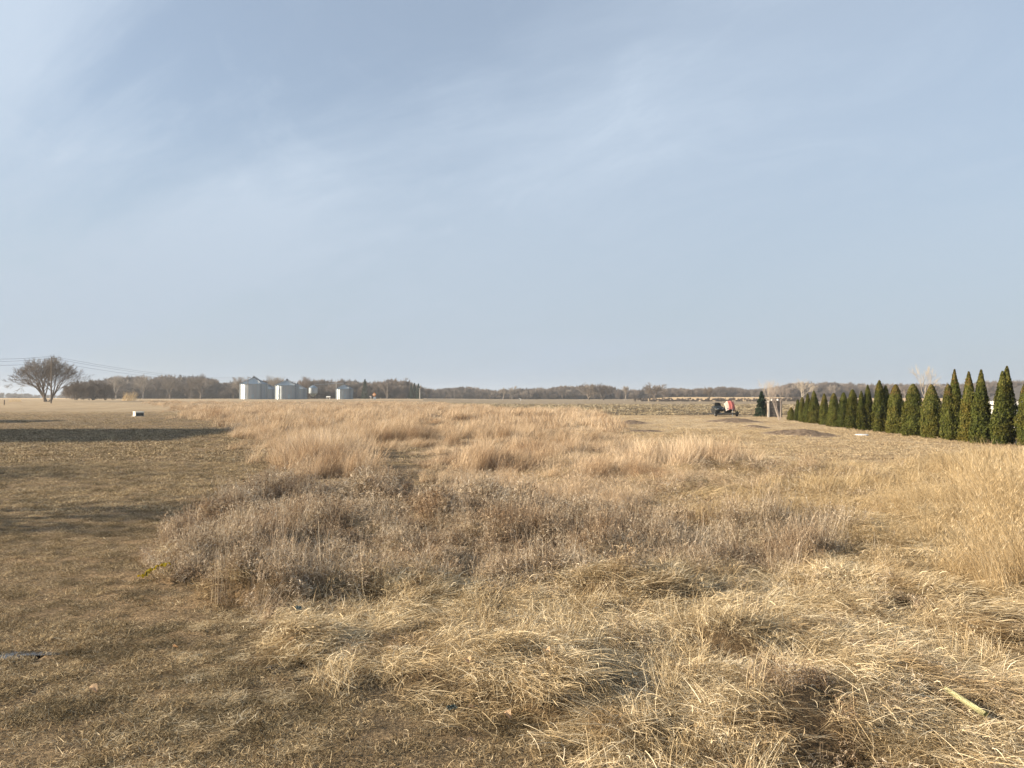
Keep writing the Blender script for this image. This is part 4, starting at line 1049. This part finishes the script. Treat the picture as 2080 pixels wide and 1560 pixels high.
# orange sign
d = 300; x = AT(760, d); z = hz(x, d); root = empty('warning_sign', (x, d, z), label='orange diamond warning sign on a post before the wood', cat='sign')
hs_ = HZ(801.5, d) - z; a_ = 7.0 / FPX * d
bm = BM(); box(bm, (0, 0, 0), (a_ * .8, .04, a_ * .8), (0, R(45), 0), bevel=.01); 
for v in bm.verts: v.co.z += hs_
obj('panel', bm, M_orange, root)
bm = BM(); lathe(bm, [(a_ * .26, 0), (a_ * .26, .02)], 20); bmesh.ops.transform(bm, matrix=Matrix.Translation((-.15, -.03, hs_)) @ Matrix.Rotation(R(90), 4, 'X'), verts=bm.verts); obj('emblem', bm, M_paleor, root)
bm = BM(); box(bm, (0, .06, hs_ / 2), (.1, .06, hs_)); obj('post', bm, M_palepole, root)
x2 = AT(761, d + 3); bm = BM(); box(bm, (0, 0, .45), (1.0, .6, .9), bevel=.04); box(bm, (0, 0, .95), (.8, .45, .12), bevel=.02); o = obj('utility_cabinet', bm, M_sidshade_cabinet); o.location = (x2, d + 3, hz(x2, d + 3)); tag(o, 'small blue grey cabinet under the orange sign', 'cabinet')
x2 = AT(753.5, d); bm = BM(); box(bm, (0, 0, .55), (.25, .25, 1.1)); box(bm, (-.2, 0, 1.2), (.8, .2, .35), (0, .2, 0), bevel=.03); o = obj('mailbox', bm, M_cream); o.location = (x2, d, hz(x2, d)); tag(o, 'pale mailbox on a stub post left of the orange sign', 'mailbox')
# white T marker far out on the stubble
d = 380; x = AT(1057.5, d); bm = BM(); box(bm, (0, 0, .45), (.3, .3, .95)); box(bm, (-.25, 0, 1.05), (1.5, .25, .3), (0, .35, 0), bevel=.03); o = obj('field_marker', bm, M_white); o.location = (x, d, hz(x, d)); tag(o, 'small white tilted marker post at the far edge of the stubble', 'marker post')
# fence post far left
x, y = AT(9, 150), 150
bm = BM(); box(bm, (0, 0, .45), (.14, .14, 1.15)); o = obj('fence_post', bm, M_pole); o.location = (x, y, hz(x, y)); tag(o, 'short dark fence post at the far left edge of the lawn', 'post')
# fence posts of the hedge line before the golden strip
for k, px in enumerate((1463, 1474, 1512, 1532)):
    d = 330; x = AT(px, d); bm = BM(); box(bm, (0, 0, .9), (.18, .18, 2.1)); o = obj('fence_post', bm, M_pole); o.location = (x, d, hz(x, d))
    tag(o, 'thin dark fence post against the golden strip behind the stubble field', 'post', 'fence posts against the golden strip')

# ---- pale box on the left lawn -------------------------------------------------------
def lawn_box():
    x0, y0 = G(271, 846.2); w = 16.5 / FPX * y0; x0 += w * .42; z = hz(x0, y0); h = 9.3 / FPX * y0
    root = empty('utility_box', (x0, y0 + .35, z), R(46), label='low cream box with a dark front panel on the left lawn', cat='utility box')
    bm = BM(); box(bm, (0, 0, h / 2), (w, .75, h), bevel=.02); obj('cabinet', bm, M_boxwhite, root)
    bm = BM(); box(bm, (0.02, -.39, h * .42), (w * .88, .03, h * .70), bevel=.008); dr = obj('door', bm, M_greybox, root)
    bm = BM(); box(bm, (w * .12, -.415, h * .45), (w * .05, .03, h * .15)); obj('handle', bm, M_darkmetal, dr)
    bm = BM(); box(bm, (0, 0, h + .02), (w * 1.06, .82, .05), bevel=.012); obj('lid', bm, M_boxwhite, root)
    bm = BM(); box(bm, (0, 0, .02), (w * 1.25, 1.0, .09), bevel=.01); obj('base', bm, M_palepole, root)
lawn_box()

# ---- sled trailer --------------------------------------------------------------------
def sled(x, y, z, rz, label, covered):
    root = empty('snowmobile', (x, y, z), rz, label=label, cat='snowmobile', group='snowmobiles side by side on the trailer')
    # skis point towards the viewer (-y)
    for s_ in (-1, 1):
        bm = BM(); pts = [(s_ * .46, -1.45, .22), (s_ * .46, -1.32, .07), (s_ * .46, -1.1, .03), (s_ * .46, -.35, .03)]
        for i in range(3):
            a = Vector(pts[i]); b = Vector(pts[i + 1]); m = (a + b) / 2; L_ = (b - a).length; ang = math.atan2((b - a).z, (b - a).y)
            box(bm, m, (.14, L_ * 1.04, .03), (ang, 0, 0))
        obj('ski', bm, M_black, root)
        bm = BM(); tube(bm, [(s_ * .46, -.75, .05), (s_ * .40, -.72, .3), (s_ * .22, -.6, .42)], .03, 8); tube(bm, [(s_ * .42, -.85, .28), (s_ * .16, -.5, .30)], .022, 6); obj('suspension_arm', bm, M_darkmetal, root)
    # hood: lofted sections front to back (y, half width, bottom, top)
    def loft(name, secs, mat, parent=root, p=2.4):
        bm = BM(); N = 20; rings = []
        for yy, hw, zb, zt in secs:
            ring = []
            for k in range(N):
                t = 6.2832 * k / N; c, s = math.cos(t), math.sin(t)
                ring.append(bm.verts.new((hw * math.copysign(abs(c) ** (2 / p), c), yy, (zb + zt) / 2 + (zt - zb) / 2 * math.copysign(abs(s) ** (2 / p), s))))
            rings.append(ring)
        for i in range(len(rings) - 1):
            for k in range(N): bm.faces.new((rings[i][k], rings[i + 1][k], rings[i + 1][(k + 1) % N], rings[i][(k + 1) % N]))
        bm.faces.new(rings[0]); bm.faces.new(rings[-1][::-1]); bmesh.ops.recalc_face_normals(bm, faces=bm.faces); return obj(name, bm, mat, parent, smooth=True)
    hood = loft('hood', [(-1.02, .18, .26, .40), (-.92, .34, .20, .50), (-.65, .44, .18, .64), (-.3, .46, .18, .76), (.05, .40, .2, .80), (.25, .28, .25, .74)], M_black)
    loft('seat', [(.15, .17, .42, .78), (.4, .19, .42, .74), (.9, .20, .42, .70), (1.25, .19, .44, .72), (1.38, .13, .5, .68)], M_rubber)
    loft('tunnel', [(.0, .24, .16, .44), (.8, .24, .16, .46), (1.45, .22, .24, .44)], M_darkmetal, p=6)
    loft('track', [(-.1, .19, .06, .22), (.1, .20, .0, .30), (1.1, .20, .0, .30), (1.35, .19, .08, .28)], M_rubber, p=5)
    bm = BM(); vs = []
    for i, (hw, yy, zz) in enumerate([(.30, -.28, .74), (.27, -.16, .90), (.20, -.04, 1.06)]):
        vs.append([bm.verts.new((hw * q, yy + .14 * q * q, zz)) for q in (-1, -.5, 0, .5, 1)])
    for i in range(2):
        for k in range(4): bm.faces.new((vs[i][k], vs[i][k + 1], vs[i + 1][k + 1], vs[i + 1][k]))
    bmesh.ops.solidify(bm, geom=bm.faces[:], thickness=.012); obj('windshield', bm, M_black, root)
    bm = BM(); tube(bm, [(-.40, .16, .98), (-.16, .06, .98), (0, .0, .95), (.16, .06, .98), (.40, .16, .98)], .022, 8); tube(bm, [(0, 0, .95), (0, -.05, .72)], .03, 8); obj('handlebar', bm, M_rubber, root)
    for s_ in (-1, 1):
        bm = BM(); box(bm, (s_ * .19, -.90, .445), (.17, .10, .07), (R(-25), 0, 0), bevel=.02); obj('headlight', bm, M_galv, hood)
    if covered:   # crumpled faded cloth over the front right half: a sagging sheet
        for nm, mt, x0, x1, sd in (('cover', M_pink, -.16, .36, 1), ('cover_edge', M_cream, -.44, -.16, 2)):
            nx, ny = 14, 26; bm = BM(); g = []
            for i in range(nx + 1):
                row = []
                for j in range(ny + 1):
                    xx = x0 + (x1 - x0) * i / nx; v = j / ny
                    yy = -1.12 + v * 1.35
                    top = .30 + .80 * sst(-1.2, -.25, yy) - .55 * (abs(xx - .03) / .6) ** 2 - .08 * sst(.05, .3, yy)
                    cr_ = .05 * (float(vn(np.array(xx * 9), np.array(yy * 5), sd)) - .5) + .03 * math.sin(xx * 26 + yy * 3)
                    row.append(bm.verts.new((xx + .04 * math.sin(yy * 7) * (1 - v), yy - .06 * v, max(top + .10 + cr_, .05))))
                g.append(row)
            for i in range(nx):
                for j in range(ny): bm.faces.new((g[i][j], g[i + 1][j], g[i + 1][j + 1], g[i][j + 1]))
            bmesh.ops.solidify(bm, geom=bm.faces[:], thickness=.015); obj(nm, bm, mt, root, smooth=True)
    return root
tx, ty = G(1475.5, 846); tz = hz(tx, ty); W = 48 / FPX * ty
root = empty('sled_trailer', (tx, ty + 1.3, tz), 0, label='flat black two wheeled trailer carrying two snowmobiles at the stubble edge', cat='trailer')
bm = BM(); box(bm, (0, 0, .30), (W * .93, 2.9, .07), bevel=.01); obj('deck', bm, M_darkmetal, root)
bm = BM(); box(bm, (0, -1.48, .28), (W * .95, .06, .14)); box(bm, (-W * .47, 0, .28), (.05, 2.9, .12)); box(bm, (W * .47, 0, .28), (.05, 2.9, .12)); box(bm, (0, 1.48, .28), (W * .95, .06, .12)); bmesh.ops.remove_doubles(bm, verts=bm.verts, dist=.0001); obj('frame', bm, M_darkmetal, root)
for s_ in (-1, 1):
    bm = BM(); lathe(bm, [(.10, -.09), (.19, -.10), (.22, -.05), (.22, .05), (.19, .10), (.10, .09)], 22); bmesh.ops.rotate(bm, matrix=Matrix.Rotation(R(90), 3, 'Y'), verts=bm.verts); bmesh.ops.translate(bm, vec=(s_ * W * .45, -1.25, .22), verts=bm.verts)
    wh = obj('wheel', bm, M_rubber, root)
    bm = BM(); lathe(bm, [(.12, -.06), (.13, .0), (.12, .06)], 16); bmesh.ops.rotate(bm, matrix=Matrix.Rotation(R(90), 3, 'Y'), verts=bm.verts); bmesh.ops.translate(bm, vec=(s_ * (W * .45 + .05), -1.25, .22), verts=bm.verts); obj('rim', bm, M_galv, wh)
    bm = BM(); box(bm, (s_ * W * .45, -1.25, .48), (.26, .6, .03), bevel=.01); box(bm, (s_ * W * .45, -1.56, .40), (.26, .03, .18)); obj('mudguard', bm, M_black, root)
bm = BM(); tube(bm, [(-.5, -1.45, .38), (.25, -2.5, .40)], .04, 6); tube(bm, [(1.0, -1.45, .38), (.25, -2.5, .40)], .04, 6); tube(bm, [(.25, -2.45, .40), (.25, -2.75, .42)], .04, 6); obj('tongue', bm, M_darkmetal, root)
bm = BM(); tube(bm, [(.38, -2.3, .0), (.38, -2.3, .85)], .035, 8); tube(bm, [(.38, -2.3, .02), (.38, -2.3, .08)], .09, 10); tube(bm, [(.38, -2.3, .85), (.52, -2.3, .85), (.52, -2.3, .95)], .015, 6); obj('jack', bm, M_galv, root)
sled(tx - W * .225, ty + 1.35, tz + .335, R(4), 'uncovered black snowmobile on the left half of the trailer', False).scale = (1.32, 1, 1.14)
sled(tx + W * .26, ty + 1.35, tz + .335, R(-5), 'black snowmobile under a crumpled faded pink cover on the trailer', True).scale = (1.32, 1, 1.18)

# ---- dark stack of boards ------------------------------------------------------------
def stack():
    x0, y0 = G(1576, 847.5); sc = y0 / FPX; w = 27 * sc; h = 32 * sc; z = hz(x0, y0)
    root = empty('board_stack', (x0, y0 + .5, z), R(-3), label='tall dark grey stack of weathered boards with a white left post behind a bare tree', cat='board stack')
    g = random.Random(3); rows = 9; bm = BM()
    for i in range(rows):
        zz = h * (i + .5) / rows; xx = -w / 2 + .08
        while xx < w / 2 - .05:
            L_ = min(g.uniform(.22, .5), w / 2 - xx); box(bm, (xx + L_ / 2, g.uniform(-.03, .03), zz), (L_ * .95, .9, h / rows * .86), (0, g.uniform(-.03, .03), 0), bevel=.012); xx += L_
    obj('boards', bm, M_log, root)
    bm = BM(); box(bm, (0, .05, h / 2), (w * .93, .7, h * .98)); obj('inner_boards', bm, M_bark_dark, root)
    bm = BM(); box(bm, (-w / 2 - .02, -.45, h / 2 + .02), (.13, .10, h + .08)); obj('post', bm, M_white, root)
    bm = BM(); box(bm, (0, 0, h + .03), (w * 1.02, .98, .05)); obj('top_board', bm, M_log, root)
    for q in (-.24, .20):
        bm = BM(); lathe(bm, [(.02, 0), (.09, .02), (.10, .09), (.07, .16), (.02, .2)], 14, (w * q, -.3, h + .056)); obj('knob', bm, M_white, root)
stack()

# ---- metal shed behind the evergreen row ------------------------------------------------
def shed():
    yc = 41.5; sc = yc / FPX; xc = AT(2062.5, yc); zb = hz(xc, yc) - .1
    root = empty('metal_shed', (xc, yc, zb), R(-8), label='low pale metal shed with white trim behind the largest evergreens', cat='shed')
    he = HZ(816, yc) - zb; Wd, Ln, rise = 5.0, 3.4, 1.05
    def slab(name, V, F, mat, th, par=root):
        bm = BM(); vs = [bm.verts.new(v) for v in V]
        for f in F: bm.faces.new([vs[i] for i in f])
        bmesh.ops.recalc_face_normals(bm, faces=bm.faces)
        if th: bmesh.ops.solidify(bm, geom=bm.faces[:], thickness=th)
        return obj(name, bm, mat, par)
    slab('gable_wall', [(0, 0, 0), (Wd, 0, 0), (Wd, 0, he), (Wd / 2, 0, he + rise), (0, 0, he)], [(0, 1, 2, 3, 4)], M_sidshade_cabinet, .05)  # gable face carries its shade in the colour, sides stay pale
    slab('side_wall', [(0, .06, 0), (0, Ln, 0), (0, Ln, he), (0, .06, he)], [(0, 1, 2, 3)], M_sidwhite, .05)
    slab('side_wall', [(Wd, .06, 0), (Wd, Ln, 0), (Wd, Ln, he), (Wd, .06, he)], [(0, 1, 2, 3)], M_sidwhite, .05)
    slab('gable_wall', [(0, Ln, 0), (Wd, Ln, 0), (Wd, Ln, he), (Wd / 2, Ln, he + rise), (0, Ln, he)], [(0, 1, 2, 3, 4)], M_sidshade_cabinet, .05)
    k = rise / (Wd / 2); e = .25
    slab('roof', [(-e, -.25, he - e * k + .05), (Wd / 2, -.25, he + rise + .05), (Wd / 2, Ln + .2, he + rise + .05), (-e, Ln + .2, he - e * k + .05)], [(0, 1, 2, 3)], M_roofgrey, .05)
    slab('roof', [(Wd + e, -.25, he - e * k + .05), (Wd / 2, -.25, he + rise + .05), (Wd / 2, Ln + .2, he + rise + .05), (Wd + e, Ln + .2, he - e * k + .05)], [(0, 1, 2, 3)], M_roofgrey, .05)
    bm = BM(); L_ = math.hypot(Wd / 2 + e, rise + e * k); an = math.atan(k)
    box(bm, ((Wd / 2 - e) / 2, -.30, (he - e * k + he + rise) / 2 - .06), (L_, .05, .17), (0, -an, 0)); box(bm, (Wd - (Wd / 2 - e) / 2, -.30, (he - e * k + he + rise) / 2 - .06), (L_, .05, .17), (0, an, 0))
    box(bm, (-.04, -.06, he / 2), (.16, .10, he)); box(bm, (Wd + .04, -.06, he / 2), (.16, .10, he)); box(bm, (-e - .03, Ln / 2, he - .08), (.05, Ln + .5, .22)); obj('trim', bm, M_white, root)
    bm = BM()
    for i in range(1, 24): box(bm, (i * Wd / 24, -.045, he * .48), (.03, .03, he * .94))
    obj('siding_rib', bm, M_sidshade_cabinet, root)
    bm = BM()
    for i in range(1, 30): box(bm, (-.04, i * Ln / 30, he * .48), (.03, .03, he * .94))
    obj('siding_rib', bm, M_sidwhite, root)
shed()

# ---- unseen houses added left of the view to cast shade bands on the lawn -------
def unseen_house(x0, y0, W_, D_, he, hr, label):
    root = empty('unseen_house', (x0, y0, hz(x0, y0) - .05), 0, label=label, cat='unseen_house')
    def slab(name, V, mat, th, par=root):
        bm = BM(); bm.faces.new([bm.verts.new(v) for v in V]); bmesh.ops.solidify(bm, geom=bm.faces[:], thickness=th); return obj(name, bm, mat, par)
    bm = BM(); box(bm, (0, 0, he / 2), (W_, D_, he)); w_ = obj('wall', bm, M_brick, root)
    for s_ in (-1, 1):
        bm = BM(); vs = [bm.verts.new(v) for v in ((-W_ / 2, s_ * (D_ / 2 - .1), he), (W_ / 2, s_ * (D_ / 2 - .1), he), (0, s_ * (D_ / 2 - .1), hr - .1))]; bm.faces.new(vs); bmesh.ops.solidify(bm, geom=bm.faces[:], thickness=.1); obj('gable', bm, M_brick, root)
        slab('roof', [(s_ * (W_ / 2 + .4), -D_ / 2 - .3, he - .2), (0, -D_ / 2 - .3, hr), (0, D_ / 2 + .3, hr), (s_ * (W_ / 2 + .4), D_ / 2 + .3, he - .2)], M_roofgrey, .15)
        for q in (-.3, 0, .3):
            bm = BM(); box(bm, (s_ * (W_ / 2 + .03), q * D_, he * .55), (.08, 1.1, 1.3), bevel=.01); wn_ = obj('window', bm, M_glass, root)
            bm = BM()
            for dy_, dz_, sy, sz in ((0, .7, 1.3, .1), (0, -.7, 1.3, .1), (.6, 0, .1, 1.3), (-.6, 0, .1, 1.3)): box(bm, (s_ * (W_ / 2 + .06), q * D_ + dy_, he * .55 + dz_), (.1, sy, sz))
            obj('frame', bm, M_white, wn_)
    bm = BM(); box(bm, (W_ * .18, -D_ / 2 - .04, 1.05), (.95, .1, 2.1), bevel=.01); dr = obj('door', bm, M_white, root)
    bm = BM(); lathe(bm, [(.03, 0), (.04, .04), (.02, .08)], 8, (W_ * .18 + .35, -D_ / 2 - .12, 1.0)); obj('handle', bm, M_darkmetal, dr)
unseen_house(-41.5, 39.5, 10.5, 13.0, 6.2, 9.9, 'unseen tan sided building with a grey gable roof, added to shade the lawn')
unseen_house(-64.0, 61.0, 9.0, 6.0, 4.6, 9.4, 'smaller unseen tan building with a steep grey roof, added for a thin shade band')

# ---- small things near the camera ---------------------------------------------------------
def pipe():
    a = Vector(GG(1921, 1399, .17)); b = Vector(GG(2003, 1452, .155))
    bm = BM(); N = 20; r = .019; ax = (b - a); L_ = ax.length
    for rr, fl in ((r, False), (r * .80, True)):
        pass
    tube(bm, [(0, 0, 0), ax * .5, ax], r, 20, cap=False)
    bmesh.ops.solidify(bm, geom=bm.faces[:], thickness=.005)
    o = obj('plastic_pipe', bm, M_pipe, smooth=True); o.location = a; tag(o, 'short pale yellow plastic pipe lying on the matted straw', 'pipe')
pipe()
def tape():
    root_pts = [(282, 1171), (296, 1168), (303, 1158), (312, 1155), (322, 1149), (334, 1148), (346, 1143)]
    P3 = []
    for i, (px, py) in enumerate(root_pts):
        P3.append(Vector(GG(px, py, .09 + .02 * math.sin(i * 2.1) + .02 * i)))
    fine = []
    for i in range(len(P3) - 1):
        for t in np.linspace(0, 1, 8, endpoint=False): fine.append(P3[i].lerp(P3[i + 1], t))
    fine.append(P3[-1]); o0 = fine[0].copy(); w = .045
    def ribbon(sel, wd, off, bm):
        prev = None
        for i, p in enumerate(fine):
            d = (fine[min(i + 1, len(fine) - 1)] - fine[max(i - 1, 0)]).normalized(); s = d.cross(Vector((0, 0, 1))).normalized(); tw = math.sin(i * .42) * .9
            s2 = s * math.cos(tw) + Vector((0, 0, 1)) * math.sin(tw); n2 = d.cross(s2).normalized()
            q = p - o0 + Vector((0, 0, .015 * math.sin(i * 1.3))); cur = (bm.verts.new(q - s2 * wd / 2 + n2 * off), bm.verts.new(q + s2 * wd / 2 + n2 * off))
            if prev and sel(i): bm.faces.new((prev[0], cur[0], cur[1], prev[1]))
            prev = cur
        bmesh.ops.solidify(bm, geom=bm.faces[:], thickness=.002 if off == 0 else .006)
    bm = BM(); ribbon(lambda i: True, w, 0, bm); o = obj('caution_tape', bm, M_yellow); o.location = o0
    tag(o, 'twisted strip of yellow tape with black print at the edge of the weeds', 'tape')
    bm = BM(); ribbon(lambda i: i > 8 and i % 3 != 0, w * .4, .0, bm); obj('print', bm, M_tapeink, o)
tape()
def leaf(px, py, s, rz, label, mat=M_leaf, seed=0):
    x, y, z_ = GG(px, py, .08 if px < 900 else .12); g = random.Random(seed + int(px)); bm = BM(); rings = []
    n = 7
    for i in range(n + 1):
        t = i / n; w = s * .42 * math.sin(math.pi * min(t * .92 + .06, 1)) ** .8 * g.uniform(.8, 1.15)
        yy = s * (t - .5); zc = .25 * s * math.sin(t * 2.4) + g.uniform(-.01, .01) * s
        rings.append([bm.verts.new((q * w, yy, zc + abs(q) ** 2 * w * .9)) for q in (-1, -.5, 0, .5, 1)])
    for i in range(n):
        for k in range(4): bm.faces.new((rings[i][k], rings[i][k + 1], rings[i + 1][k + 1], rings[i + 1][k]))
    bmesh.ops.solidify(bm, geom=bm.faces[:], thickness=.0012)
    o = obj('fallen_leaf', bm, mat); o.location = (x, y, z_); o.rotation_euler = (g.uniform(-.4, .4), g.uniform(-.4, .4), rz); tag(o, label, 'leaf', 'pale fallen leaves')
leaf(188, 1403, .075, 1.2, 'pale curled leaf alone on the lawn below the left puddle')
leaf(950, 1345, .07, .3, 'pale leaf standing among the matted straw above the blue scrap')
leaf(957, 1440, .045, 2.0, 'small orange leaf just right of the blue scrap')
leaf(1030, 1455, .06, .8, 'pale leaf on the lawn edge right of the blue scrap')
leaf(955, 1509, .05, 1.7, 'tawny leaf on the lawn below the blue scrap')
leaf(1112, 1325, .06, .5, 'brown leaf lying in the straw above and right of the blue scrap')
leaf(592, 1303, .06, 1.0, 'pale leaf at the straw edge above the middle puddle')
leaf(355, 1317, .05, 2.5, 'pale flat leaf on the lawn between the two puddles')
def scrap(px, py, w, l, mat, label, seed):
    x, y, z_ = GG(px, py, .075 if px > 700 else .16); g = np.random.default_rng(seed); bm = BM(); n = 10; G_ = []
    for i in range(n + 1):
        row = []
        for j in range(n + 1):
            a, b = i / n - .5, j / n - .5; row.append(bm.verts.new((a * w * (1 + .3 * g.random()), b * l * (1 + .3 * g.random()), .03 * float(vn(np.array(a * 6 + seed), np.array(b * 6), 3)))))
        G_.append(row)
    for i in range(n):
        for j in range(n):
            if abs(i - 4.5) + abs(j - 4.5) < 7.5: bm.faces.new((G_[i][j], G_[i + 1][j], G_[i + 1][j + 1], G_[i][j + 1]))
    bmesh.ops.solidify(bm, geom=bm.faces[:], thickness=.002)
    for v in [v for v in bm.verts if not v.link_faces]: bm.verts.remove(v)
    o = obj('plastic_scrap', bm, mat); o.location = (x, y, z_); o.rotation_euler = (R(14), 0, .2); tag(o, label, 'plastic scrap')
scrap(918, 1440, .06, .04, M_scrap, 'crumpled blue green film scrap on the lawn edge', 5)
scrap(605, 1241, .06, .07, M_scrap, 'dull blue scrap caught in the weeds above the middle puddle', 8)
# snow patch
x, y = G(1751, 885); bm = BM(); n = 28
vs = [bm.verts.new((.34 * math.cos(t) * (1 + .25 * math.sin(3 * t + 1) + .12 * math.sin(7 * t)), .55 * math.sin(t) * (1 + .2 * math.sin(2 * t)), 0)) for t in np.linspace(0, 6.2832, n, endpoint=False)]
f = bm.faces.new(vs); r_ = bmesh.ops.extrude_face_region(bm, geom=[f]); up = [v for v in r_['geom'] if isinstance(v, bmesh.types.BMVert)]
for v in up: v.co.z += .06; v.co.x *= .86; v.co.y *= .86
bmesh.ops.recalc_face_normals(bm, faces=bm.faces)
o = obj('snow_patch', bm, M_snow); o.location = (x, y, hz(x, y) + .02); tag(o, 'small white patch of old snow on the pale lawn before the evergreens', 'snow')

# ---- light haze ---------------------------------------------------------------
m, nt, out = mat_base('thin_air_haze'); pv = node(nt, 'ShaderNodeVolumePrincipled'); pv.inputs['Color'].default_value = (.86, .92, 1, 1); pv.inputs['Density'].default_value = .00028
pv.inputs['Anisotropy'].default_value = .2
nt.links.new(pv.outputs[0], out.inputs['Volume'])
bm = BM(); box(bm, (0, 0, 5), (3000, 3000, 38)); o = obj('haze', bm, m); tag(o, kind='stuff')
